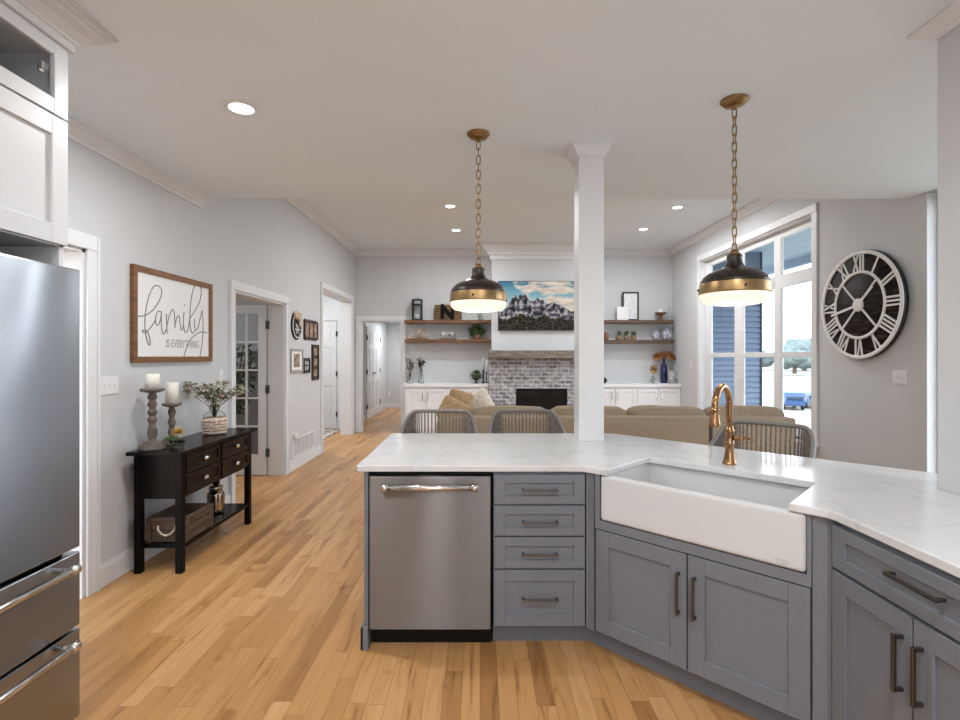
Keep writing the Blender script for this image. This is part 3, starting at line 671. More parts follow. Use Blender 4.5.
# countertop with the sink cut-out
def arc(p, a, b, r, n=5):
    """rounded corner at p between directions to a and b"""
    p, a, b = Vector(p), Vector(a), Vector(b); da = (a-p).normalized(); db = (b-p).normalized()
    ang = da.angle(db); t = r/math.tan(ang/2); s0 = p+da*t; s1 = p+db*t; out = []
    for i in range(n+1):
        u = i/n; q = (1-u)**2*s0 + 2*u*(1-u)*p + u*u*s1; out.append((q.x, q.y))
    return out
A = (-.607, 2.475); B = (.505, 2.475); cu0, cu1, cv = .131, .888, .40
C = diag(cu0, -.0317); Dp = diag(cu0, cv); E = diag(cu1, cv); F = diag(cu1, -.0317); G = (1.222, 1.758); Hh = (1.222, 1.08)
I = (1.852, 1.08); J = (1.852, 2.055); K1 = (2.02, 2.055); K2 = (2.30, 2.12); Lp = (.915, 3.515); Mp = (-.615, 3.515)
poly = arc(A, Mp, B, .012) + arc(B, A, C, .10) + [C] + arc(Dp, C, E, .035) + arc(E, Dp, F, .035) + [F] + arc(G, F, Hh, .09) + [Hh, I, J, K1, K2] + arc(Lp, K2, Mp, .03) + arc(Mp, Lp, A, .012)
MBc = MB().prism(poly, CT0, ct, .004)
tag(MBc.build('countertop', 'quartz'), 'white quartz countertop angled around the sink', 'countertop')

# farmhouse sink
sk = thing('sink', 'white farmhouse apron sink set in the angled counter', 'sink', (*diag(.094, -.027), 0), D45)
Wk = .846; z0, z1 = .667, CT0-.001
bm = MB()
bm.box(0, Wk, 0, .485, z0, z1, .016, 4)
f = max((f for f in bm.bm.faces), key=lambda f: f.calc_center_median().z + f.calc_area()*.01)
top = [f for f in bm.bm.faces if f.normal.z > .99 and f.calc_center_median().z > z1-.001]
r = bmesh.ops.inset_region(bm.bm, faces=top, thickness=.018, depth=0)
ex = bmesh.ops.extrude_face_region(bm.bm, geom=top); vs = [g for g in ex['geom'] if isinstance(g, bmesh.types.BMVert)]
cx, cy = Wk/2, .2425
for v in vs:
    v.co.z -= .19; v.co.x = cx+(v.co.x-cx)*.965; v.co.y = cy+(v.co.y-cy)*.95
bmesh.ops.delete(bm.bm, geom=[t for t in top if t.is_valid], context='FACES')
bmesh.ops.recalc_face_normals(bm.bm, faces=bm.bm.faces[:])
bm.build('basin', 'porcelain', sk)
tag(MB().lathe([(.045, 0), (.045, .003), (.02, .004), (.0, .002)], (cx, cy, z1-.1905), 20).build('drain', 'nickel', sk), 'metal drain')

pts = [(Wk-.10+.05*i/18, -.0004, .695+.006*math.sin(i*1.1)*(1-i/26)) for i in range(19)]
tag(MB().tube(pts, .0011, 5).tube([(Wk-.095, -.0004, .684), (Wk-.055, -.0004, .685)], .0007, 5).build('maker_mark', 'ink2', sk), 'faint grey script mark')
# faucet
fa = thing('faucet', 'bronze gooseneck kitchen faucet behind the white sink', 'faucet', (1.243, 2.516, ct), D45)
MB().lathe([(.034, 0), (.034, .006), (.030, .012), (.026, .03), (.0215, .06), (.0205, .09), (.022, .10), (.022, .108), (.0195, .112), (.0195, .155), (.0235, .160), (.0235, .168), (.0185, .176), (.0165, .20)], seg=24).build('body', 'copper', fa)
pts = [(0, 0, .18), (0, 0, .24), (0, 0, .28)] + [(0, -.095+.095*math.cos(t), .295+.095*math.sin(t)) for t in [i*PI/14 for i in range(0, 15)]]
pts += [(0, -.192, .275)]
MB().tube(pts, .0165, 14).build('spout', 'copper', fa)
q = Vector((0, -.08, -1)).to_track_quat('Z', 'Y').to_matrix()
MB().lathe([(.0175, 0), (.021, .004), (.021, .012), (.018, .016), (.019, .03), (.025, .065), (.027, .078), (.027, .085), (.0, .084)], (0, -.191, .292), 20, mtx=q).build('spray_head', 'copper', fa)
MB().cyl((.018, 0, .132), (.05, 0, .132), .013, seg=14).lathe([(.010, 0), (.015, .004), (.015, .012), (.010, .016)], (.05, 0, .124), 14).tube([(.05, 0, .132), (.075, -.004, .138), (.10, -.006, .136), (.112, -.006, .130)], .007, 8).ball((.052, 0, .132), .016).build('lever', 'copper', fa)

# ------------------------------------------------------------------ refrigerator and cabinets on the left wall
fr = thing('refrigerator', 'stainless steel refrigerator with two freezer drawers', 'refrigerator', (-1.57, 1.07, 0), L_)
Wf = .914
MB().box(.01, Wf-.01, .06, .76, .03, 1.775, .004).build('cabinet_body', 'black', fr)
MB().box(.03, Wf-.03, .09, .7, 0, .03).build('base_grille', 'black', fr)
for a, b, s in ((0, .452, -1), (.456, Wf, 1)):
    dr = MB().box(a, b, 0, .056, .705, 1.79, .006).build('door', 'steel', fr)
    hx = .425 if s < 0 else .483
    MB().tube([(hx, -.055, .82), (hx, -.055, 1.55)], .0125, 12).cyl((hx, -.055, .85), (hx, -.0005, .85), .009, seg=10).cyl((hx, -.055, 1.52), (hx, -.0005, 1.52), .009, seg=10).build('handle', 'steelbar', dr)
for z0, z1, hz in ((.400, .688, .655), (.045, .388, .368)):
    dr = MB().box(0, Wf, 0, .056, z0, z1, .005).build('freezer_drawer', 'steel', fr)
    hb = MB().tube([(.05, -.06, hz), (.825, -.06, hz)], .0135, 14)
    for xx in (.05, .79): hb.cyl((xx, -.06, hz), (xx+.035, -.06, hz), .018, seg=14)
    for xx in (.072, .802): hb.cyl((xx, -.06, hz), (xx, -.0005, hz), .010, seg=10)
    hb.build('handle', 'steelbar', dr)
tag(MB().box(XL+.002, -1.66, 1.99, 2.012, 0, 1.884).build('side_panel', 'cabwhite'), 'white tall panel beside the refrigerator', 'panel')
uc = thing('upper_cabinet', 'white upper cabinet with glass top door above the refrigerator', 'cabinet', (-1.645, 1.07, 1.886), L_)
Wu = .95; Hu = .784
mb = MB().box(0, .018, .02, .73, 0, Hu).box(Wu-.018, Wu, .02, .73, 0, Hu).box(0, Wu, .02, .73, 0, .018).box(0, Wu, .02, .73, .492, .51).box(0, Wu, .02, .73, Hu-.018, Hu).box(0, Wu, .71, .73, 0, Hu)
mb.build('body', 'cabwhite', uc)
MB().box(.018, Wu-.018, .70, .708, .51, Hu-.018).box(Wu-.022, Wu-.0185, .03, .70, .51, Hu-.018).box(.02, Wu-.022, .03, .70, .5105, .514).build('lining', 'cabin', uc)
for a, b in ((0, Wu/2), (Wu/2, Wu)):
    shaker(a+.001, b-.001, .002, .498, .075, 0).build('door', 'cabwhite', uc)
    mb = MB(); zz0, zz1 = .504, Hu-.002; A_, B_ = a+.002, b-.002
    mb.box(A_, A_+.065, 0, .02, zz0, zz1, .002).box(B_-.065, B_, 0, .02, zz0, zz1, .002).box(A_+.065, B_-.065, 0, .02, zz0, zz0+.06, .002).box(A_+.065, B_-.065, 0, .02, zz1-.05, zz1, .002)
    gd = mb.build('glass_door', 'cabwhite', uc); MB().box(A_+.06, B_-.06, .009, .013, zz0+.055, zz1-.045).build('pane', 'pane', gd)
    hx = B_-.075 if b > .6 else A_+.075
    MB().box(hx-.02, hx+.018, .022, .045, .670, .695, .004).cyl((hx-.012, .034, .670), (hx-.012, .034, .650), .011, seg=10).build('hinge', 'nickel', gd)
base = Hu
mb = rect_loft(MB(), 0, Wu, 0, .73, [(.0, base), (.014, base), (.014, base+.03), (.022, base+.034), (.024, base+.042), (.034, base+.05), (.055, base+.066), (.085, base+.078), (.088, base+.09), (.102, base+.094), (.104, base+.104), (.116, base+.108), (.116, base+.1185)], (0, 1, 1, 0))
mb.build('crown', 'cabwhite', uc)

# ------------------------------------------------------------------ pendants and ceiling lights
def pendant(x, y, label):
    p = thing('pendant_light', label, 'lamp', (x, y, ZK), 0, 'pendants above the counter')
    MB().lathe([(.0, 0), (.068, 0), (.070, -.006), (.062, -.014), (.058, -.016), (.052, -.026), (.03, -.032), (.012, -.036), (.010, -.05), (0, -.05)][::-1], seg=28).build('canopy', 'antique', p)
    mb = MB(); z = -.048; k = 0; zt = 2.005-ZK
    zt -= .013; n = 17; pitch = (z-zt)/n
    for k in range(n):
        zc = z - pitch*(k+.5); hl = pitch*.5+.006; hw = .0115; pts = []
        for i in range(16):
            a = 2*PI*i/16; xx = hw*math.cos(a); zz = (hl-hw)*(1 if math.sin(a) >= 0 else -1) + hw*math.sin(a)
            pts.append((xx, 0, zc+zz) if k % 2 == 0 else (0, xx, zc+zz))
        mb.tube(pts, .0032, 6, True)
    mb.build('chain', 'antique', p)
    o = -ZK
    o -= .013
    MB().lathe([(.0, 1.992+o), (.030, 1.992+o), (.032, 2.0+o), (.020, 2.006+o), (.018, 2.018+o), (.008, 2.022+o), (0, 2.022+o)], seg=24).build('loop_cap', 'brass', p)
    MB().lathe([(0, 1.993+o), (.036, 1.993+o), (.039, 1.986+o), (.037, 1.975+o), (.038, 1.955+o), (.046, 1.936+o), (.062, 1.924+o), (.095, 1.914+o), (.125, 1.900+o), (.150, 1.880+o), (.164, 1.858+o), (.168, 1.842+o)], seg=40).build('shade', 'bronze', p)
    b = MB().lathe([(.1685, 1.844+o), (.170, 1.836+o), (.1735, 1.795+o), (.1725, 1.789+o), (.166, 1.788+o)], seg=40, cap=False).build('brass_band', 'brass', p)
    for a in (.35, .35+2*PI/3, .35+4*PI/3, 2.8): MB().ball((.173*math.cos(a), .173*math.sin(a), 1.815+o), .008, sub=1).build('screw', 'bronze', b)
    MB().lathe([(.168, 1.789+o), (.169, 1.778+o), (.164, 1.760+o), (.147, 1.744+o), (.105, 1.734+o), (.05, 1.730+o), (0, 1.729+o)], seg=40, cap=False).build('diffuser', 'glow', p)
    lamp('pendant_bulb', 'POINT', (0, 0, 1.63+o), PEND_W, .1, color=(1, .88, .70), parent=p)
pendant(-.01, 3.04, 'brass and black pendant lamp hanging in front of the television')
pendant(1.33, 2.64, 'brass and black pendant lamp hanging above the sink in front of the window')
def can(x, y, z, label, wdeg=CAN_W):
    p = thing('ceiling_light', label, 'light', (x, y, z), 0, 'recessed ceiling lights')
    MB().lathe([(.062, -.001), (.085, -.001), (.085, -.005), (.078, -.010), (.064, -.008), (.062, -.001)], seg=28, cap=False).build('trim_ring', 'white', p)
    MB().lathe([(0, -.003), (.062, -.003), (.062, -.0045), (0, -.0045)], seg=28).build('lens', 'canlens', p)
    lamp('downlight', 'AREA', (0, 0, -.02), wdeg, .12, color=(.98, .985, 1), parent=p)
can(-1.286, 2.72, ZK, 'round recessed light in the kitchen ceiling near the crown moulding')
can(-.40, 6.76, ZL, 'recessed living room light beside the pendant chain, nearer of the pair', 30)
can(-.38, 8.05, ZL, 'recessed living room light beside the pendant chain, farther of the pair', 30)
can(2.66, 6.81, ZL, 'recessed living room light near the tall window, nearer of the pair', 30)
can(2.58, 7.98, ZL, 'recessed living room light near the tall window, farther of the pair', 30)
for i, (x, y) in enumerate(((-1.1, .3), (.6, .5), (-.6, -1.6), (1.0, -1.6), (2.8, 1.0))):
    lamp('kitchen_fill_light', 'AREA', (x, y, ZK-.02), CAN_W, .15, color=(.98, .985, 1))  # bare lamps out of view, added to brighten the kitchen evenly
lamp('den_fill', 'AREA', (-4.2, 5.9, 2.68), 30, .5); lamp('entry_fill', 'AREA', (-3.5, 8.8, 2.78), 36, .5); lamp('hall_fill', 'AREA', (-1.75, 12.9, 2.34), 30, .7); lamp('pantry_fill', 'AREA', (-3.1, 3.0, 2.58), 1, .3)  # unseen fill lamps added to light the rooms beyond the openings

# ------------------------------------------------------------------ console table
XC0, XC1, YC0, YC1 = -2.305, -1.985, 3.36, 4.39
ctb = thing('console_table', 'dark espresso console table against the wall under the framed sign', 'table', ((XC0+XC1)/2, (YC0+YC1)/2, 0), L_)
hw, hd = (YC1-YC0)/2, (XC1-XC0)/2             # local x along the wall, local -y towards the room
MB().box(-hw-.05, hw+.06, -hd-.025, hd+.02, .795, .82, .004).build('tabletop', 'espresso', ctb)
lg = .045
for sx in (-1, 1):
    for sy in (-1, 1): MB().box(sx*hw-(lg if sx > 0 else 0), sx*hw+(lg if sx < 0 else 0), sy*hd-(lg if sy > 0 else 0), sy*hd+(lg if sy < 0 else 0), 0, .795, .003).build('leg', 'espresso', ctb)
MB().box(-hw+.004, hw-.004, -hd+.012, hd-.004, .50, .7945).build('case', 'espresso', ctb)
MB().box(-hw+lg+.001, hw-lg-.001, -hd+.008, hd-.006, .155, .185, .003).build('shelf', 'espresso', ctb)
for a, b in ((-hw+.055, -.012), (.012, hw-.055)):
    for z0, z1 in ((.515, .645), (.655, .785)):
        d = shaker(a, b, z0, z1, .028, -hd-.001).build('drawer', 'espresso_d', ctb)
        MB().ball(((a+b)/2, -hd-.014, (z0+z1)/2), .024, (1.15, .55, .75)).cyl(((a+b)/2, -hd-.012, (z0+z1)/2), ((a+b)/2, -hd+.009, (z0+z1)/2), .008, seg=8).build('knob', 'nickel', d)
TT = .8202
def candle_holder(x, y, h, rb, label, gr):
    # turned profile
    pr = [(rb, 0), (rb, .012), (rb*.93, .022), (rb*.80, .034), (rb*.66, .045), (rb*.42, .052), (rb*.27, .062)]
    z = .062; top = h-.03
    vase = .11 if h > .35 else .06
    for t in (0, .15, .35, .6, .8, 1): pr.append((rb*(.24+.13*math.sin(PI*min(1, t*1.1))), z+vase*t))
    z += vase; n = max(2, int((top-z-.012)/.047)); step = (top-z)/n
    for i in range(n):
        for t in (.08, .3, .5, .7, .92): pr.append((rb*(.21+.14*math.sin(PI*t)), z+step*(i+t)))
    pr += [(rb*.24, top), (rb*.5, top+.006), (rb*.86, top+.014), (rb*.88, h), (0, h)]
    return tag(MB().lathe(pr, seg=28).build('candle_holder', 'greywood', None, (x, y, TT)), label, 'candle holder', gr)
candle_holder(-2.225, 3.43, .41, .083, 'taller turned wood candle holder on the console table', 'turned candle holders')
candle_holder(-2.215, 3.63, .293, .072, 'shorter turned wood candle holder on the console table', 'turned candle holders')
def candle(x, y, z, r, h, label):
    t = thing('candle', label, 'candle', (x, y, z), 0, 'ivory pillar candles')
    MB().lathe([(r, 0), (r, h-.004), (r-.004, h), (.006, h-.006), (0, h-.006)], seg=24).build('wax', 'wax', t)
    MB().tube([(0, 0, h-.008), (.001, 0, h+.006)], .0012, 5).build('wick', 'black', t)
candle(-2.225, 3.43, TT+.4105, .043, .10, 'ivory pillar candle on the taller holder')
candle(-2.215, 3.63, TT+.2935, .041, .148, 'ivory pillar candle on the shorter holder')
# small flower in a cut glass bowl
g = thing('flower_bowl', 'small cut glass bowl with one yellow flower in front of the candle holders', 'flower', (-2.085, 3.475, TT))
MB().lathe([(.028, 0), (.040, .004), (.048, .03), (.044, .055), (.04, .055), (.043, .03), (.036, .008), (0, .007)], seg=10).build('bowl', 'glass', g)
mb = MB()
for i in range(14): a = random.uniform(0, 2*PI); mb.leaf((-.02, 0, .03), (-.7+.5*math.cos(a), .4*math.sin(a), .9), random.uniform(.05, .09), .04)
mb.tube([(0, 0, .01), (-.01, .01, .09)], .003, 5).build('leaves', 'leaf', g)
mb = MB()
for i in range(60):
    a = i*2.4; e = (i/60)
    mb.leaf((0, .01, .095), (math.cos(a)*(.35+e), math.sin(a)*(.35+e), 1.1-1.1*e), .05, .022)
mb.build('petals', 'yellow', g)
# vase of flowers
vz = thing('flower_vase', 'glass vase in woven sleeve with blush and sage flowers on the console table', 'vase', (-2.155, 4.10, TT))
MB().lathe([(.060, .0), (.072, .004), (.085, .06), (.089, .12), (.084, .135)], seg=26).build('woven_sleeve', 'seagrass', vz)
mb = MB()
for k in range(5):
    for i in range(22):
        a0, a1 = 2*PI*i/22, 2*PI*(i+.8)/22; zc = .016+k*.024; r = .077+.009*math.sin(k/4*PI/2)
        off = .5*(k % 2)*2*PI/22
        mb.tube([((r)*math.cos(a0+off), r*math.sin(a0+off), zc), ((r+.008)*math.cos((a0+a1)/2+off), (r+.008)*math.sin((a0+a1)/2+off), zc), (r*math.cos(a1+off), r*math.sin(a1+off), zc)], .007, 5)
mb.build('weave', 'seagrass', vz)
MB().lathe([(.084, .1355), (.080, .155), (.055, .178), (.034, .192), (.033, .225), (.036, .232), (.032, .231), (.029, .195), (.050, .176), (.074, .154), (.078, .1355)], seg=26, cap=False).build('glass_neck', 'glass', vz)
st, lv = MB(), MB(); random.seed(17)
for i in range(20):
    a = 2*PI*i/20+random.uniform(-.2, .2); sp = random.uniform(.05, .27); hh = .47-.35*sp+random.uniform(-.06, .03) if i % 3 else random.uniform(.30, .36)
    tip = Vector((sp*math.cos(a), sp*.55*math.sin(a), hh)); st.tube([(0, 0, .12), (tip.x*.2, tip.y*.2, .23), tip], .002, 4)
    for k in range(22):
        t = random.uniform(.35, 1.08); p = Vector((tip.x*t, tip.y*t, .23+(hh-.23)*t)); b = random.uniform(0, 2*PI)
        lv.leaf(p, (math.cos(b), math.sin(b), random.uniform(-.4, .8)), random.uniform(.035, .06), .03)
    if i % 2 == 0:
        fl = MB(); c_ = tip*.93
        for k in range(16): b = random.uniform(0, 2*PI); fl.leaf(c_, (math.cos(b), math.sin(b), random.uniform(-.4, 1)), .042, .034)
        fl.build('flower_head', 'blush' if i % 4 else 'dryfl', vz)
st.build('stems', 'twig', vz); lv.build('leaves', 'sageleaf', vz)
# crate and jar on the lower shelf
cr = thing('crate', 'rustic wooden crate with rope handles on the console table shelf', 'crate', (-2.125, 3.60, .1852), L_)
a, b, h = .16, .12, .165
mb = MB()
for s in (-1, 1):
    for z0, z1 in ((.004, .052), (.058, .106), (.112, h)): mb.box(-a, a, s*b-.007, s*b+.007, z0, z1, .002)
    for z0, z1 in ((.004, .078), (.084, h-.02)): mb.box(s*a-.007, s*a+.007, -b+.008, b-.008, z0, z1, .002)
    for t in (-1, 1): mb.box(s*a-.022+(-.0 if s < 0 else 0), s*a+.022, t*b-.011, t*b+.011, 0, h, .002)
    mb.box(s*a-.012, s*a+.012, -b, b, h-.022, h+.004, .002); mb.box(-a, a, s*b-.012, s*b+.012, h-.012, h+.004, .002)
mb.box(-a, a, -b, b, .002, .012); mb.build('box', 'crate', cr)
for s in (-1, 1):
    MB().tube([(s*(a+.012), -.06, .115), (s*(a+.02), -.055, .09), (s*(a+.024), -.03, .062), (s*(a+.025), 0, .052), (s*(a+.024), .03, .062), (s*(a+.02), .055, .09), (s*(a+.012), .06, .115)], .007, 8).build('rope_handle', 'rope', cr)
jr = thing('jar', 'mercury glass jar with lid on the console table shelf', 'jar', (-2.14, 4.09, .1852))
MB().lathe([(.055, 0), (.064, .006), (.065, .02), (.065, .15), (.060, .168), (.046, .178), (.044, .19)], seg=28).build('glass_body', 'mercury', jr)
MB().lathe([(.050, .1905), (.052, .194), (.052, .214), (.048, .218), (0, .219)], seg=28).build('lid', 'mercury', jr)

# framed sign
def wall_thing(name, label, cat, y, z, group=None, x=XL): return thing(name, label, cat, (x, y, z), L_, group)
def PXW(zx, zy):      # a point of the sign's lettering on the wall, as (along, up) from the sign's middle
    px, py = 120+zx*.15974, 255+zy*.15972; Y = 2.352*505/(480-px); return (Y-3.935, CAM_H+(356-py)*Y/505-1.743)
sg = wall_thing('framed_sign', 'oak framed white sign reading family is everything', 'sign', 3.935, 1.743)
sw, sh, fw = .507, .337, .042
MB().box(-sw+.01, sw-.01, -.016, -.004, -sh+.01, sh-.01).build('board', 'board', sg)
MB().box(-sw, -sw+fw, -.03, -.001, -sh, sh, .002).box(sw-fw, sw, -.03, -.001, -sh, sh, .002).box(-sw+fw, sw-fw, -.03, -.001, sh-fw, sh, .002).box(-sw+fw, sw-fw, -.03, -.001, -sh, -sh+fw, .002).build('frame', 'signwood', sg)
strokes = [
 [(106,372),(130,383),(170,376),(215,345),(252,292),(270,240),(263,205),(240,190),(215,205),(190,260),(172,340),(165,420),(170,490),(180,540),(192,563),(199,552),(193,512),(182,482),(165,470),(150,475),(158,486),(180,478),(212,440),(232,405)],
 [(268,357),(250,352),(236,375),(232,412),(240,440),(254,430),(264,395),(268,357),(267,400),(269,455),(277,492),(288,490),(296,465)],
 [(304,492),(301,430),(298,368)], [(301,455),(316,385),(334,344),(346,350),(351,400),(353,458)], [(353,458),(358,415),(370,385),(380,385),(384,420),(390,462),(398,470),(405,440)],
 [(409,358),(405,415),(411,470),(421,486),(432,470),(440,440)], [(411,311),(414,316)],
 [(440,440),(446,400),(480,345),(508,285),(517,225),(506,192),(490,184),(470,205),(455,270),(447,345),(446,430),(455,478),(466,489),(478,470)],
 [(474,400),(476,450),(486,470),(500,440),(522,345)], [(522,345),(528,430),(526,500),(518,580),(506,645)],
 [(550,487),(520,482),(490,494),(455,522),(428,570),(413,620),(408,643)]]
def smooth(p, n=6):
    out = []
    for i in range(len(p)-1):
        p0, p1, p2, p3 = p[max(0, i-1)], p[i], p[i+1], p[min(len(p)-1, i+2)]
        for k in range(n):
            t = k/n; out.append(tuple(.5*((2*p1[j]) + (-p0[j]+p2[j])*t + (2*p0[j]-5*p1[j]+4*p2[j]-p3[j])*t*t + (-p0[j]+3*p1[j]-3*p2[j]+p3[j])*t**3) for j in (0, 1)))
    return out+[p[-1]]
mb = MB()
for s in strokes:
    pts = [PXW(*q) for q in smooth(s)]; mb.tube([(x, -.0165, z) for x, z in pts], .0042, 6)
mb.build('lettering', 'ink', sg)
def text_mesh(body, size, sx=1, ext=.001, off=0):
    cu = bpy.data.curves.new('t', 'FONT'); cu.body = body; cu.size = size; cu.extrude = ext; cu.offset = off; cu.align_x = 'CENTER'; cu.align_y = 'CENTER'
    o = bpy.data.objects.new('t', cu); COL.objects.link(o); dg = bpy.context.evaluated_depsgraph_get()
    me = bpy.data.meshes.new_from_object(o.evaluated_get(dg)); bpy.data.objects.remove(o); bpy.data.curves.remove(cu)
    for v in me.vertices: v.co = Vector((v.co.x*sx, -v.co.z, v.co.y))
    return me
def text_part(body, size, sx, name, m, parent, loc, off=0):
    me = text_mesh(body, size, sx, off=off); me.materials.append(M[m]); o = bpy.data.objects.new(name, me); COL.objects.link(o); o.parent = parent; o.location = loc; return o
(xa, za), (xb, zb) = PXW(295, 558), PXW(505, 560)
text_part('IS EVERYTHING', .088, .74, 'small_lettering', 'ink2', sg, ((xa+xb)/2, -.0172, (za+zb)/2))

# pictures on the wall beyond the french door
pc = wall_thing('round_plaque', 'round dark plaque with a tan bow, above the grey framed picture', 'plaque', 6.53, 1.845)
mx = Matrix.Rotation(PI/2, 3, 'X')
MB().lathe([(0, 0), (.18, 0), (.186, .008), (.18, .018), (0, .018)], (0, -.001, 0), 32, mtx=mx).build('disc', 'blackframe', pc)
MB().lathe([(.150, .0185), (.165, .0185), (.165, .022), (.150, .022), (.150, .0185)], (0, -.001, 0), 32, False, mx).tube([(-.05, -.02, -.10), (.0, -.021, -.02), (-.05, -.021, .02), (.03, -.021, -.11)], .009, 6).tube([(-.09, -.021, -.05), (.09, -.021, -.05)], .008, 6).build('white_motif', 'paper', pc)
MB().ball((.03, -.035, .10), .05, (1.5, .4, .7)).ball((-.07, -.035, .12), .05, (1.3, .4, .8)).ball((.06, -.03, .04), .04, (.7, .4, 1.6)).box(-.13, .13, -.03, -.019, .08, .175, .01).build('bow', 'birch', pc)
def frame(name, label, y0, y1, z0, z1, fm, picm, wins, fw=.03, mat_m='paper', group=None):
    t = wall_thing(name, label, 'picture', (y0+y1)/2, (z0+z1)/2, group); w, h = (y1-y0)/2, (z1-z0)/2
    MB().box(-w, -w+fw, -.025, -.001, -h, h, .002).box(w-fw, w, -.025, -.001, -h, h, .002).box(-w+fw, w-fw, -.025, -.001, -h, -h+fw, .002).box(-w+fw, w-fw, -.025, -.001, h-fw, h, .002).build('frame', fm, t)
    MB().box(-w+fw-.002, w-fw+.002, -.014, -.004, -h+fw-.002, h-fw+.002).build('mount', mat_m, t)
    for a, b, c, d in wins: MB().box(-w+a*2*w, -w+b*2*w, -.017, -.0142, -h+c*2*h, -h+d*2*h).build('photo', picm, t)
    return t
t = frame('picture_frame', 'dark frame with a row of three portrait photos, beside the round plaque', 6.80, 7.36, 1.685, 1.94, 'brownframe', 'photo', ((.08, .29, .12, .88), (.395, .605, .12, .88), (.71, .92, .12, .88)), .03, 'blackframe')
wv = [(-.28+.56*i/48, .128+.022*abs(math.sin(PI*4*i/48))) for i in range(49)]
MB().prism(wv+[(x, -z) for x, z in wv[::-1]], -.0035, -.0005, axis='y').build('scalloped_back', 'brownframe', t)
frame('picture_frame', 'grey framed picture with white mount, below the round plaque', 6.30, 6.74, 1.242, 1.545, 'greyframe', 'photo', ((.27, .73, .22, .78),), .03)
frame('picture_frame', 'small black frame with white words, between the two larger pictures', 6.77, 7.02, 1.22, 1.425, 'blackframe', 'photobw', ((.2, .8, .2, .45), (.2, .8, .55, .8)), .03, 'blackframe')
frame('picture_frame', 'tall narrow dark frame with three photos one above another', 7.12, 7.40, 1.11, 1.615, 'brownframe', 'photo', ((.27, .73, .10, .30), (.27, .73, .40, .60), (.27, .73, .70, .90)), .03, 'brownframe')

# switch plates, outlets, vent
def plate(name, label, loc, rotz, n, wid, toggle=True):
    t = thing(name, label, 'switch' if toggle else 'outlet', loc, rotz)
    MB().box(-wid/2, wid/2, -.007, -.0005, -.058, .058, .002).build('plate', 'white', t)
    for i in range(n):
        x = (i-(n-1)/2)*.046
        if toggle: MB().box(x-.006, x+.006, -.014, -.0072, -.012, .012, .002).build('toggle', 'paper', t)
        else:
            for s in (-1, 1): MB().box(x-.016, x+.016, -.009, -.0072, s*.022-.013, s*.022+.013, .003).build('socket', 'paper', t)
plate('light_switch', 'white triple light switch beside the white door casing, left of the sign', (XL, 3.235, 1.265), L_, 3, .165)
plate('light_switch', 'white single light switch above the flower vase', (XL, 4.63, 1.265), L_, 1, .075)
plate('light_switch', 'white double light switch below the wall clock', (XR, 4.385, 1.27), R_, 2, .15)
plate('light_switch', 'small white light switch between the shelves and the tall window', (XR, 8.72, 1.31), R_, 1, .07)
plate('outlet', 'white outlet in the far hallway', (-2.55, 14.199, .40), 0, 1, .075, False)
vt = thing('wall_vent', 'white return air grille low on the wall', 'vent', (XL, 6.82, .27), L_)
MB().box(-.46, .42, -.012, -.0005, .10, .125, .002).box(-.46, .42, -.012, -.0005, -.12, -.095, .002).box(-.46, -.43, -.012, -.0005, -.095, .1, .002).box(.39, .42, -.012, -.0005, -.095, .1, .002).build('frame', 'white', vt)
mb = MB()
for i in range(16): mb.box(-.425+i*.0515, -.40+i*.0515, -.010, -.001, -.095, .10)
mb.build('louvers', 'white', vt); MB().box(-.43, .39, -.0009, -.0003, -.095, .10).build('backing', 'greyframe', vt)
pg = thing('plug_in_freshener', 'white plug-in at the outlet beside the air grille', 'freshener', (XL, 6.43, .43), L_)
MB().box(-.036, .036, -.007, -.0005, -.058, .058, .002).build('plate', 'white', pg)
MB().ball((0, -.035, .0), .045, (.8, .6, 1), 2).box(-.02, .02, -.02, -.0072, -.02, .02, .003).build('body', 'paper', pg)

# ------------------------------------------------------------------ wall clock
ck = thing('wall_clock', 'large round black wall clock with white roman numerals', 'clock', (XR, 4.79, 1.935), R_)
Rc = .513
MB().lathe([(0, .02), (Rc-.008, .02), (Rc-.008, .055), (0, .055)], seg=64, mtx=mx).build('face', 'clockface', ck)
MB().box(-.42, .42, -.02, -.001, -.03, .03).box(-.03, .03, -.02, -.001, -.42, .42).build('hanging_batten', 'blackframe', ck)
def ring(r0, r1, d0, d1): return MB().lathe([(r0, d0), (r1, d0), (r1, d1), (r0, d1), (r0, d0)], seg=72, cap=False, mtx=mx)
ring(Rc-.034, Rc, .0555, .066).build('outer_ring', 'paper', ck); ring(Rc-.008, Rc+.001, .018, .0554).build('rim', 'blackframe', ck)
ring(.298, .325, .0555, .064).build('inner_ring', 'paper', ck)
num = ['XII', 'I', 'II', 'III', 'IIII', 'V', 'VI', 'VII', 'VIII', 'IX', 'X', 'XI']
r0, r1 = .322, Rc-.03
def radial_bar(mb, ang, xa, ra, xb, rb, w):
    # bar from (offset xa at radius ra) to (offset xb at radius rb) in the numeral's own frame
    e = Vector((math.sin(ang), 0, math.cos(ang))); s = Vector((math.cos(ang), 0, -math.sin(ang)))
    A = e*ra+s*xa; B = e*rb+s*xb; d = (B-A).normalized(); q = Vector((d.z, 0, -d.x))*w/2; vs = []
    for y in (-.0555, -.063):
        for p in (A-q, A+q, B+q, B-q): vs.append(mb.bm.verts.new((p.x, y, p.z)))
    fs = [mb.bm.faces.new(vs[0:4]), mb.bm.faces.new(vs[4:8][::-1])]
    for i in range(4): fs.append(mb.bm.faces.new((vs[i], vs[(i+1) % 4], vs[4+(i+1) % 4], vs[4+i])))
    bmesh.ops.recalc_face_normals(mb.bm, faces=fs)
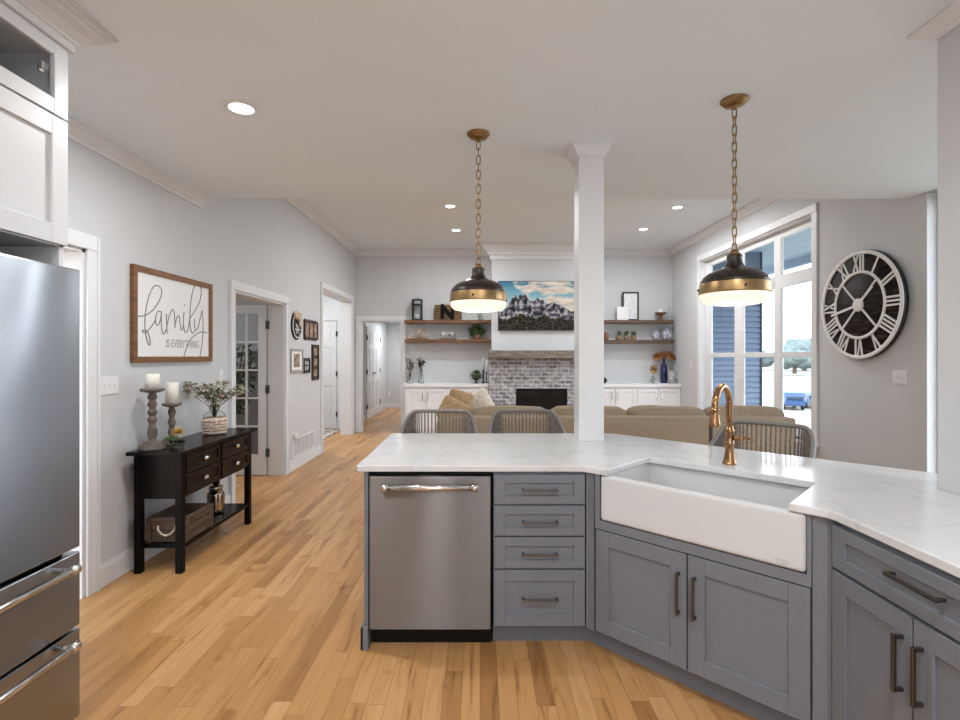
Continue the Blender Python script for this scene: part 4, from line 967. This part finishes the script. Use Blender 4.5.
for i, tx in enumerate(num):
    ang = 2*PI*i/12; mb = MB(); wd = {'I': .036, 'V': .075, 'X': .075}; tot = sum(wd[c_] for c_ in tx); x = -tot/2
    for c_ in tx:
        cx_ = x+wd[c_]/2; x += wd[c_]
        if c_ == 'I': radial_bar(mb, ang, cx_, r0, cx_, r1, .017)
        elif c_ == 'V': radial_bar(mb, ang, cx_, r0, cx_-.028, r1, .018); radial_bar(mb, ang, cx_, r0, cx_+.028, r1, .014)
        else: radial_bar(mb, ang, cx_-.028, r0, cx_+.028, r1, .014); radial_bar(mb, ang, cx_+.028, r0, cx_-.028, r1, .018)
    mb.build('numeral', 'paper', ck)
for k in range(4):
    mb = MB(); radial_bar(mb, PI/4+k*PI/2, 0, .04, 0, .302, .018); mb.build('spoke', 'paper', ck)
MB().lathe([(0, .0556), (.062, .0556), (.062, .072), (.05, .078), (0, .078)], seg=32, mtx=mx).build('hub', 'paper', ck)
for nm, ang, ln in (('hour_hand', math.radians(50), .24), ('minute_hand', math.radians(258), .36)):
    mb = MB(); radial_bar(mb, ang, 0, .05, 0, ln, .022)
    for v in mb.bm.verts: v.co.y -= .012
    mb.build(nm, 'paper', ck)

# ------------------------------------------------------------------ fireplace, television, built-ins
struct('wall_chimney', MB().box(.21, 1.99, 9.1, YB, 1.5, ZL), 'wall')
fp = thing('fireplace', 'grey stacked stone fireplace with black firebox under the mantel', 'fireplace', (1.10, 9.02, 0))
MB().box(-.94, -.46, 0, .575, 0, 1.405).box(.46, .94, 0, .575, 0, 1.405).box(-.46, .46, 0, .575, .872, 1.405).box(-.46, .46, 0, .575, 0, .22).build('stone_surround', 'stone', fp)
MB().box(-.46, .46, .02, .45, .22, .872).build('firebox', 'screenblack', fp)
MB().box(-.46, -.425, .0, .03, .22, .872, .003).box(.425, .46, 0, .03, .22, .872, .003).box(-.425, .425, 0, .03, .83, .872, .003).box(-.425, .425, 0, .03, .22, .26, .003).build('insert_frame', 'black', fp)
mt = MB().box(.15, 2.05, 8.84, 9.1, 1.407, 1.552, .012).build('mantel', 'driftwood'); tag(mt, 'weathered wood beam mantel above the stone fireplace', 'mantel')
tv = thing('television', 'flat television showing a mountain landscape above the mantel', 'television', (1.10, 9.1, 2.355))
MB().box(-.775, .775, -.06, -.012, -.44, .44, .004).box(-.3, .3, -.012, -.0005, -.2, .2).build('bezel', 'black', tv)
MB().box(-.766, .766, -.063, -.0605, -.431, .431).build('screen', 'screen', tv)
def builtin(x0, x1, label):
    t = thing('built_in_cabinet', label, 'cabinet', (x0, 9.16, 0)); w = x1-x0; n = 2 if w > 1.2 else 1
    MB().box(0, w, .02, YB-9.16-.001, 0, .888).build('body', 'builtwhite', t)
    cw_ = w/4
    for i in range(4):
        d = shaker(i*cw_+.012, (i+1)*cw_-.012, .10, .86, .06, 0).build('door', 'builtwhite', t)
        pull(d, (i+1)*cw_-.05 if i % 2 == 0 else i*cw_+.05, .73, .15, True, 0, .007, .03, m='nickel')
    MB().box(-.02 if x0 < 0 else 0, w, -.02, YB-9.16-.001, .8885, .945, .004).build('top', 'builtwhite', t)
builtin(-1.37, .155, 'white built-in cabinet below the shelves on the hallway side of the fireplace')
builtin(2.045, 3.647, 'white built-in cabinet below the shelves on the window side of the fireplace')
for x0, x1, zt, m, lb, y0 in ((-1.40, .205, 2.118, 'shelfwood', 'upper wood shelf holding the lantern, hallway side of fireplace', 9.345), (-1.40, .205, 1.762, 'shelfwood', 'lower wood shelf holding the trailing plant, hallway side of fireplace', 9.345),
                    (1.995, 3.585, 2.118, 'shelfdark', 'upper dark wood shelf holding the black framed print', 9.345), (1.995, 3.60, 1.752, 'shelfdark', 'lower dark wood shelf holding the blue and white jars', 9.345)):
    tag(MB().box(x0, x1, y0, YB-.001, zt-.06, zt, .003).build('floating_shelf', m), lb, 'shelf', 'floating shelves')
SU, SL, SR, CTp = 2.1185, 1.7625, 1.7525, .9455
# left shelves
ln = thing('lantern', 'black metal candle lantern on the upper shelf', 'lantern', (-1.175, 9.46, SU))
mb = MB()
for sx in (-1, 1):
    for sy in (-1, 1): mb.box(sx*.08-.011, sx*.08+.011, sy*.07-.011, sy*.07+.011, 0, .385)
mb.box(-.092, .092, -.082, .082, 0, .022).box(-.095, .095, -.085, .085, .275, .30).box(-.092, .092, -.082, .082, .375, .392).tube([(-.03, 0, .392), (-.025, 0, .42), (.025, 0, .42), (.03, 0, .392)], .005, 6).build('frame', 'iron', ln)
MB().box(-.07, .07, -.06, -.055, .022, .275).build('pane', 'pane', ln); MB().cyl((0, 0, .0225), (0, 0, .11), .035).build('candle', 'wax', ln)
bk = thing('basket_tray', 'brown wicker tray with a dark letter leaning on the upper shelf', 'tray', (-.60, 9.47, SU))
mb = MB()
for r in range(9):
    z = .012+r*.034
    for s in range(14):
        x = -.23+s*.0355; mb.tube([(x-.018, .02+.006*((r+s) % 2), z), (x, .008-.006*((r+s) % 2), z), (x+.018, .02+.006*((r+s) % 2), z)], .0135, 5)
mb.box(-.245, .245, .02, .035, 0, .30, .01).build('weave', 'wicker', bk)
lt = text_part('N', .37, .95, 'letter', 'espresso', bk, (-.01, -.02, .15), .016)
for v in lt.data.vertices: v.co.y *= 14
tag(MB().lathe([(.03, 0), (.035, .003), (.033, .012), (.012, .02), (.012, .05), (.03, .07), (.04, .12), (.038, .19), (.036, .19), (.037, .12), (.026, .073), (0, .06)], seg=20).build('glass_goblet', 'glass', None, (-.02, 9.46, SU)), 'clear glass goblet on the upper shelf behind the pendant', 'glass')
dr = thing('driftwood_ornament', 'pale twig ornament on the lower shelf below the lantern', 'ornament', (-1.16, 9.46, SL))
mb = MB(); random.seed(3)
for i in range(26):
    x = -.19+.38*i/25; k = .07+.13*math.exp(-((x-.04)/.12)**2); mb.tube([(x*.9, random.uniform(-.03, .03), .012), (x+random.uniform(-.02, .02), random.uniform(-.04, .04), k*.6), (x+random.uniform(-.01, .05), random.uniform(-.04, .04), k*random.uniform(.9, 1.1))], .006, 5)
mb.build('twigs', 'seagrass', dr); MB().box(-.21, .21, -.04, .04, 0, .014, .004).build('base', 'shelfwood', dr)
cf = thing('cow_figurine_stand', 'pair of black patched white figurines on a wood stand, lower shelf', 'figurine', (-.60, 9.46, SL))
MB().box(-.16, .16, -.04, .04, 0, .022, .003).build('base', 'shelfdark', cf)
for s in (-1, 1): MB().ball((s*.075, 0, .085), .055, (1.2, .7, .9)).box(s*.075-.045, s*.075-.025, -.02, .02, .0225, .07).box(s*.075+.025, s*.075+.045, -.02, .02, .0225, .07).ball((s*.075+.06, -.02, .105), .028).build('figurine', 'cow', cf)
def bush(name, label, loc, r, n, m, pot, potmat, sc=(1, 1, 1), L=.05, zc=.1, w=.03):
    t = thing(name, label, 'plant', loc); mb = MB()
    for i in range(n):
        d = Vector((random.gauss(0, 1), random.gauss(0, 1), random.gauss(0, .8))).normalized(); k = random.uniform(.35, 1)
        p = Vector((d.x*r*sc[0]*k, d.y*r*sc[1]*k, zc+d.z*r*sc[2]*k)); mb.leaf(p, d+Vector((0, 0, random.uniform(-.5, .5))), L*random.uniform(.7, 1.3), w)
    mb.build('foliage', m, t); MB().lathe(pot, seg=20).build('pot', potmat, t); return t
random.seed(5)
bush('potted_plant', 'trailing green plant on the lower shelf beside the chimney', (-.055, 9.47, SL), .165, 460, 'leaf', [(.05, 0), (.065, .02), (.07, .09), (.06, .09), (0, .08)], 'terra', (1, .45, .60), .05, .165)
bush('potted_plant', 'small green plant in a black urn on the white cabinet beside the candlesticks', (-.07, 9.38, CTp), .10, 260, 'leaf', [(.045, 0), (.045, .01), (.015, .02), (.015, .05), (.05, .075), (.065, .11), (.05, .11), (0, .1)], 'iron', (1.1, .8, .65), .045, .16)
def taper(x, y, h, lab):
    t = thing('candlestick', lab, 'candlestick', (x, y, CTp), 0, 'black candlesticks')
    MB().lathe([(.035, 0), (.035, .008), (.012, .02), (.010, h*.4), (.018, h*.45), (.008, h*.5), (.010, h*.9), (.02, h*.94), (.02, h), (0, h)], seg=18).build('stick', 'iron', t)
    MB().cyl((0, 0, h+.0005), (0, 0, h+.24), .011, .009, 12).build('taper_candle', 'wax', t)
taper(.06, 9.53, .24, 'taller black candlestick with white taper, behind the small urn plant'); taper(.12, 9.42, .20, 'shorter black candlestick with white taper, beside the chimney stone')
def twig_vase(x, y, r, h, H, n, lab, seed, spread):
    random.seed(seed); t = thing('twig_vase', lab, 'vase', (x, y, CTp), 0, 'glass vases of dried stems')
    MB().lathe([(r*.85, 0), (r, .006), (r, h*.55), (r*.6, h*.8), (r*.5, h), (r*.45, h), (r*.55, h*.8), (r*.92, h*.55), (r*.92, .012), (0, .012)], seg=20).build('glass_body', 'glass', t)
    st, lf, fl = MB(), MB(), MB()
    for i in range(n):
        a = random.uniform(0, 2*PI); k = random.uniform(.2, 1)*spread; hh = H*random.uniform(.6, 1); tip = Vector((k*math.cos(a), .4*k*math.sin(a), hh))
        st.tube([(0, 0, .015), (tip.x*.2, tip.y*.2, h), tip], .003, 4)
        for q in range(9):
            u = random.uniform(.5, 1); b = random.uniform(0, 2*PI); (fl if i % 2 else lf).leaf((tip.x*u, tip.y*u, h+(hh-h)*u), (math.cos(b), math.sin(b), .4), .075, .05)
    st.build('stems', 'twig', t); lf.build('leaves', 'darkleaf', t); fl.build('petals', 'dryfl', t)
twig_vase(-1.30, 9.36, .055, .17, .48, 12, 'short glass vase with pale dried stems, nearest the hallway opening', 11, .11)
twig_vase(-1.10, 9.44, .05, .26, .52, 12, 'tall glass vase with dark leafy stems on the white cabinet', 12, .09)
# right shelves
pf = thing('framed_print', 'black framed print leaning on the upper dark shelf', 'picture', (2.835, 9.50, SU))
w_, h_ = .155, .54
MB().box(-w_, -w_+.03, 0, .022, 0, h_, .002).box(w_-.03, w_, 0, .022, 0, h_, .002).box(-w_+.03, w_-.03, 0, .022, 0, .03, .002).box(-w_+.03, w_-.03, 0, .022, h_-.03, h_, .002).build('frame', 'blackframe', pf)
MB().box(-w_+.029, w_-.029, .008, .016, .029, h_-.029).build('print', 'print', pf)
tag(MB().box(2.56, 2.775, 9.44, 9.462, SU, SU+.255, .002).build('small_canvas', 'paper'), 'small white canvas leaning before the black framed print', 'picture')
pb = thing('pedestal_bowl', 'wooden pedestal bowl with a cream ball candle on the upper dark shelf', 'bowl', (3.39, 9.47, SU))
MB().lathe([(.055, 0), (.055, .012), (.03, .02), (.022, .06), (.03, .09), (.09, .12), (.115, .145), (.105, .15), (.07, .125), (0, .115)], seg=24).build('bowl', 'shelfwood', pb); MB().ball((0, 0, .17), .045).build('ball_candle', 'wax', pb)
tag(MB().lathe([(.035, 0), (.04, .006), (.04, .12), (.015, .17), (.013, .22), (.018, .225), (.018, .255), (.0, .256)], seg=20).build('glass_bottle', 'glass', None, (3.555, 9.48, SU)), 'clear glass bottle at the end of the upper dark shelf', 'bottle')
tag(MB().lathe([(.03, 0), (.05, .03), (.055, .08), (.035, .13), (.025, .15), (.02, .15), (.03, .12), (0, .1)], seg=20).build('small_vase', 'terra', None, (2.36, 9.46, SR)), 'small brown vase on the lower dark shelf', 'vase')
random.seed(9)
for i, lb in enumerate(('small leafy plant in a brown pot, first of three from the white column', 'small leafy plant in a brown pot, middle of three', 'small leafy plant in a brown pot, last of three, nearest the blue jars')):
    t = bush('succulent', lb, (2.61+i*.135, 9.46, SR), .042, 110, 'leaf', [(.036, 0), (.042, .004), (.044, .085), (.036, .085), (0, .08)], 'wicker', (1, 1, .7), .03, .125, .02); t['group'] = 'small plants on the lower dark shelf'
for x, r, h, lb in ((3.30, .075, .17, 'smaller blue and white jar on the lower dark shelf'), (3.495, .10, .21, 'larger blue and white jar at the end of the lower dark shelf')):
    t = thing('ginger_jar', lb, 'jar', (x, 9.46, SR), 0, 'blue and white jars')
    MB().lathe([(r*.65, 0), (r*.72, .005), (r, h*.35), (r*.98, h*.6), (r*.6, h*.8), (r*.55, h*.86), (0, h*.86)], seg=24).build('body', 'blueprint', t)
    MB().lathe([(r*.62, h*.865), (r*.64, h*.9), (r*.4, h*.97), (r*.12, h*.985), (r*.15, h*1.03), (0, h*1.06)], seg=24).build('lid', 'blueprint', t)
sf = thing('flower_bottle', 'small glass bottle with one yellow sunflower on the white cabinet', 'flower', (3.22, 9.40, CTp))
MB().lathe([(.04, 0), (.045, .006), (.04, .08), (.018, .11), (.018, .13), (.014, .13), (.014, .11), (.034, .078), (.034, .012), (0, .01)], seg=18).build('glass_body', 'glass', sf)
mb = MB()
for i in range(40): a = i*2.4; mb.leaf((0, -.01, .265), (math.cos(a), -.35-.3*(i % 3 == 0), math.sin(a)), .095, .035)
mb.build('petals', 'yellow', sf); MB().ball((0, -.022, .265), .032, (1, .5, 1)).build('seed_head', 'twig', sf)
MB().tube([(0, 0, .02), (.004, 0, .15), (0, -.005, .262)], .005, 6).leaf((0, 0, .16), (.6, -.2, .3), .07, .04).build('stem', 'leaf', sf)
bb = thing('blue_bottle', 'cobalt blue glass bottle holding dried orange flowers', 'bottle', (3.44, 9.45, CTp))
MB().lathe([(.05, 0), (.066, .006), (.066, .27), (.055, .33), (.028, .38), (.025, .44), (.03, .445), (.03, .46), (0, .459)], seg=26).build('glass_body', 'cobalt', bb)
mb = MB(); random.seed(4)
for i in range(7):
    a = PI*i/6; c_ = Vector((.15*math.cos(a), random.uniform(-.05, .02), .52+.05*math.sin(a)+random.uniform(0, .03)))
    mb.tube([(0, 0, .45), c_*.7+Vector((0, 0, .15)), c_], .004, 4)
    for k in range(20): b = random.uniform(0, 2*PI); mb.leaf(c_*.9, (math.cos(b)+.8*math.cos(a), random.uniform(-1, 1), math.sin(b)*.8+.3), .10, .045)
mb.build('dried_flowers', 'orange', bb)
mg = thing('cow_mug', 'white jug with black patches beside the cobalt bottle', 'jug', (3.545, 9.33, CTp))
MB().lathe([(.045, 0), (.05, .005), (.052, .15), (.045, .21), (.05, .225), (.044, .225), (.04, .2), (0, .19)], seg=22).build('body', 'cow', mg); MB().tube([(.048, 0, .18), (.085, 0, .17), (.09, 0, .10), (.05, 0, .06)], .009, 8).build('handle', 'cow', mg)
tag(MB().ball((0, 0, .055), .055).lathe([(.035, 0), (.03, .012), (.02, .02)], seg=14).build('round_ornament', 'iron', None, (2.30, 9.36, CTp)), 'small black round ornament on the white cabinet beside the column', 'ornament')

# ------------------------------------------------------------------ sofa and cushions
so = thing('sofa', 'long tan sofa with its back to the kitchen', 'sofa', (1.30, 4.82, 0))
xl, xr = -1.72, 1.74
MB().cushion(xl, xr, 0, .22, .10, .865, .22).build('back_frame', 'sofa2', so)
MB().cushion(xl, xr, .20, 1.0, .10, .40, .15).build('seat_frame', 'sofa2', so)
for s in (-1, 1): MB().cushion((xl if s < 0 else xr-.2), (xl+.2 if s < 0 else xr), .15, 1.0, .10, .64, .3).build('arm', 'sofa2', so)
n = 4; wc = .785
for i in range(n):
    a = -1.38+i*wc
    MB().cushion(a+.004, a+wc-.004, .19, .44, .42, .93, .30, .02, wob=.012, seed=i*3.1).build('back_cushion', 'sofa2', so)
    MB().cushion(a+.008, a+wc-.008, .42, 1.0, .38, .55, .3, .02).build('seat_cushion', 'sofa2', so)
for i, s in enumerate((xl+.08, xr-.08, xl+.08, xr-.08)): MB().box(s-.03, s+.03, .05 if i < 2 else .9, .11 if i < 2 else .96, 0, .12).build('foot', 'espresso', so)
def pillow(name, label, loc, sx, sz, th, rx, ry, rz, m):
    mb = MB(); mb.cushion(-sx/2, sx/2, -th/2, th/2, -sz/2, sz/2, .30)
    for v in mb.bm.verts:
        k = 1-min(1, max(abs(v.co.x)/(sx/2), abs(v.co.z)/(sz/2)))**3; v.co.y *= .35+.75*k
    o = mb.build(name, m, None, loc); o.rotation_euler = (rx, ry, rz); return tag(o, label, 'pillow', 'pillows on the sofa end')
pillow('pillow', 'tan linen pillow slumped over the sofa end', (-.26, 5.27, .865), .34, .26, .13, -.35, .5, .1, 'tan')
pillow('pillow', 'upright tan pillow behind the slumped one', (-.22, 5.50, .955), .27, .24, .13, -.2, .3, .2, 'tan')
pillow('pillow', 'cream fur pillow beside the upright tan pillow', (-.01, 5.72, .91), .30, .28, .13, -.2, -.5, .1, 'cream')
tag(MB().cushion(-.43, -.09, 5.045, 5.13, .66, .945, .4, .02, wob=.04, seed=2).build('throw_blanket', 'tan'), 'tan throw bunched along the sofa back', 'blanket')

# ------------------------------------------------------------------ counter stools
def stool(x, y, rz, label):
    t = thing('counter_stool', label, 'stool', (x, y, 0), rz, 'woven counter stools')
    top = smooth3([(-.285, -.36, .70), (-.28, -.30, .82), (-.265, -.14, .915), (-.245, -.04, .985), (-.215, .01, 1.022), (-.17, .028, 1.036), (0, .035, 1.038), (.17, .028, 1.036), (.215, .01, 1.022), (.245, -.04, .985), (.265, -.14, .915), (.28, -.30, .82), (.285, -.36, .70)])
    low = smooth3([(-.255, -.36, .66), (-.255, -.30, .66), (-.24, -.14, .66), (-.225, -.06, .66), (-.20, -.02, .66), (-.16, -.005, .66), (0, 0, .66), (.16, -.005, .66), (.20, -.02, .66), (.225, -.06, .66), (.24, -.14, .66), (.255, -.30, .66), (.255, -.36, .66)])
    MB().tube(top, .0135, 8).tube(low, .011, 8).tube([low[0], top[0]], .012, 8).tube([low[-1], top[-1]], .012, 8).build('back_frame', 'stoolmetal', t)
    mb = MB(); N = len(top)
    def on(c, u): k = u*(len(c)-1); i = min(int(k), len(c)-2); f = k-i; return Vector(c[i]).lerp(Vector(c[i+1]), f)
    for i in range(78):
        u = .03+.94*i/77
        mb.tube([on(top, u), on(low, u)], .0052, 5)
    for i in range(13):
        u = .03+i*.022
        mb.tube([on(top, u), on(low, u+.09)], .004, 5); mb.tube([on(top, 1-u), on(low, 1-u-.09)], .004, 5)
    mb.build('woven_back', 'stoolrope', t)
    MB().cushion(-.24, .24, -.43, -.02, .60, .67, .4, .01).build('seat_cushion', 'cushion', t)
    MB().box(-.235, .235, -.42, -.02, .575, .60, .004).build('seat_frame', 'stoolmetal', t)
    for sx in (-1, 1):
        for yy in (-.40, -.04): MB().tube([(sx*.22, yy, .585), (sx*.245, yy+(.02 if yy > -.2 else -.02), 0)], .012, 8).build('leg', 'stoolmetal', t)
    MB().tube([(-.232, -.41, .25), (.232, -.41, .25)], .009, 6).build('footrest', 'stoolmetal', t)
def smooth3(p, n=4):
    out = []
    for i in range(len(p)-1):
        p0, p1, p2, p3 = p[max(0, i-1)], p[i], p[i+1], p[min(len(p)-1, i+2)]
        for k in range(n):
            u = k/n; out.append(tuple(.5*((2*p1[j]) + (-p0[j]+p2[j])*u + (2*p0[j]-5*p1[j]+4*p2[j]-p3[j])*u*u + (-p0[j]+3*p1[j]-3*p2[j]+p3[j])*u**3) for j in range(3)))
    return out+[p[-1]]
stool(-.295, 3.76, 0, 'woven rope counter stool nearest the open end of the counter')
stool(.335, 3.78, 0, 'woven rope counter stool beside the white column')
stool(1.745, 3.07, D45, 'woven rope counter stool behind the faucet near the window')

tag(MB().tube([(1.495, 3.30, 0), (1.515, 3.31, 1.09)], .012, 10).build('wooden_post', 'darkpost'), 'thin dark brown post rising behind the counter under the faucet spray head', 'post')
# ------------------------------------------------------------------ den plants, entry rug
def tall_plant(x, y, label):
    t = thing('potted_tree', label, 'plant', (x, y, 0)); random.seed(21)
    MB().lathe([(.13, 0), (.15, .01), (.18, .30), (.17, .33), (.15, .33), (.15, .29), (0, .28)], seg=24).build('pot', 'white', t)
    st, lf = MB(), MB()
    for i in range(9):
        a = random.uniform(0, 2*PI); k = random.uniform(.15, .42); hh = random.uniform(1.0, 1.75); tip = Vector((k*math.cos(a), k*math.sin(a), hh)); st.tube([(0, 0, .28), (tip.x*.3, tip.y*.3, .8), tip], .011, 6)
        for q in range(26): u = random.uniform(.3, 1); b = random.uniform(0, 2*PI); lf.leaf((tip.x*u, tip.y*u, .35+(hh-.35)*u), (math.cos(b), math.sin(b), random.uniform(-.5, .5)), random.uniform(.14, .22), .11)
    st.build('trunk', 'bark', t); lf.build('foliage', 'leaf', t)
tall_plant(-3.42, 6.95, 'leafy dark green potted plant behind the french door panes')
rg = MB().box(-3.75, -2.72, 8.55, 9.98, .0005, .012, .003).build('entry_rug', 'rug'); tag(rg, 'black and cream patterned rug inside the tall cased opening', 'rug')

# ------------------------------------------------------------------ outdoors
gm = MB(); pr = [(3.9, -.25), (8, -.7), (20, -2.6), (29, -3.72), (60, -3.72), (160, -.6), (330, .5)]
def strip(bm, pr, y0, y1):
    prev = None
    for x, z in pr:
        a, b = bm.verts.new((x, y0, z)), bm.verts.new((x, y1, z))
        if prev: bm.faces.new((prev[0], a, b, prev[1]))
        prev = (a, b)
strip(gm.bm, pr, -200, 330); struct('ground', gm, 'lawn')
sd = MB(); z = -.4; yw = 9.75
sd.box(3.9, 5.42, yw+.02, 12.5, -.6, 3.6)
while z < 3.5: sd.prism([(yw+.02, z), (yw-.022, z), (yw+.012, z+.105), (yw+.02, z+.105)], 3.9, 5.42, axis='x'); z += .105
struct('wall_siding', sd, 'siding'); struct('trim_16', MB().box(5.405, 5.435, yw-.03, yw+.08, -.6, 3.45), 'sidingtrim')
pmb = MB()
for i in range(9): pmb.box(3.9+i*.30, 4.19+i*.30, 2.0, 12.4, 3.46, 3.50)
pmb.box(3.9, 6.6, 2.0, 12.4, 3.50, 3.6).box(6.50, 6.62, 2.0, 12.4, 3.30, 3.62); struct('ceiling_porch', pmb, 'soffit')
random.seed(31)
for i, (x, y, r) in enumerate(((92, 143, 7), (104, 158, 6), (84, 152, 4.5), (116, 176, 7), (76, 122, 4.5))):
    t = thing('tree', ('broad hazy tree', 'taller hazy tree', 'low hazy tree', 'pale rounded tree', 'small hazy tree')[i]+' on the horizon beyond the lawn', 'tree', (x, y, -2.8), 0, 'trees beyond the lawn')
    MB().cyl((0, 0, 0), (0, 0, r*.7), .5, .3, 8).build('trunk', 'bark', t); mb = MB()
    for k in range(8): a = k*.9; mb.ball((r*.4*math.cos(a), r*.4*math.sin(a), r*.65+r*.25*(k % 3)/2), r*.5, (1, 1, .8), 3, .35, k+i*5)
    mb.build('crown', 'treeleaf', t)
def vehicle(name, label, x, y, z, rz, m, tall):
    t = thing(name, label, 'car', (x, y, z), rz)
    side = [(-2.3, .45), (-2.3, .95), (-2.2, 1.05), (-1.9, 1.62*tall), (-1.6, 1.72*tall), (.4, 1.70*tall), (1.1, 1.1), (2.1, 1.0), (2.3, .8), (2.3, .45)]
    MB().prism(side, -.85, .85, .06, axis='y').build('body', m, t)
    MB().box(-2.25, 2.2, -.87, .87, .40, .62, .03).build('sill', 'tyre', t)
    MB().prism([(-1.75, 1.12), (-1.6, 1.55*tall), (.3, 1.55*tall), (.85, 1.12)], -.865, .865, 0, axis='y').build('side_windows', 'carglass', t)
    MB().box(-2.34, -2.2, -.65, .65, 1.05, 1.30, .02).build('rear_window', 'carglass', t)
    for sx in (-1.45, 1.45):
        for sy in (-.8, .8): MB().cyl((sx, sy-.1, .34), (sx, sy+.1, .34), .34, seg=18).build('wheel', 'tyre', t)
vehicle('car', 'blue car parked on the lawn beyond the window', 30.6, 50.0, -3.71, 1.25, 'carblue', 1.02)
vehicle('car', 'pale blue car parked beside the blue car beyond the window', 33.6, 51.2, -3.71, 1.2, 'carsilver', .95)
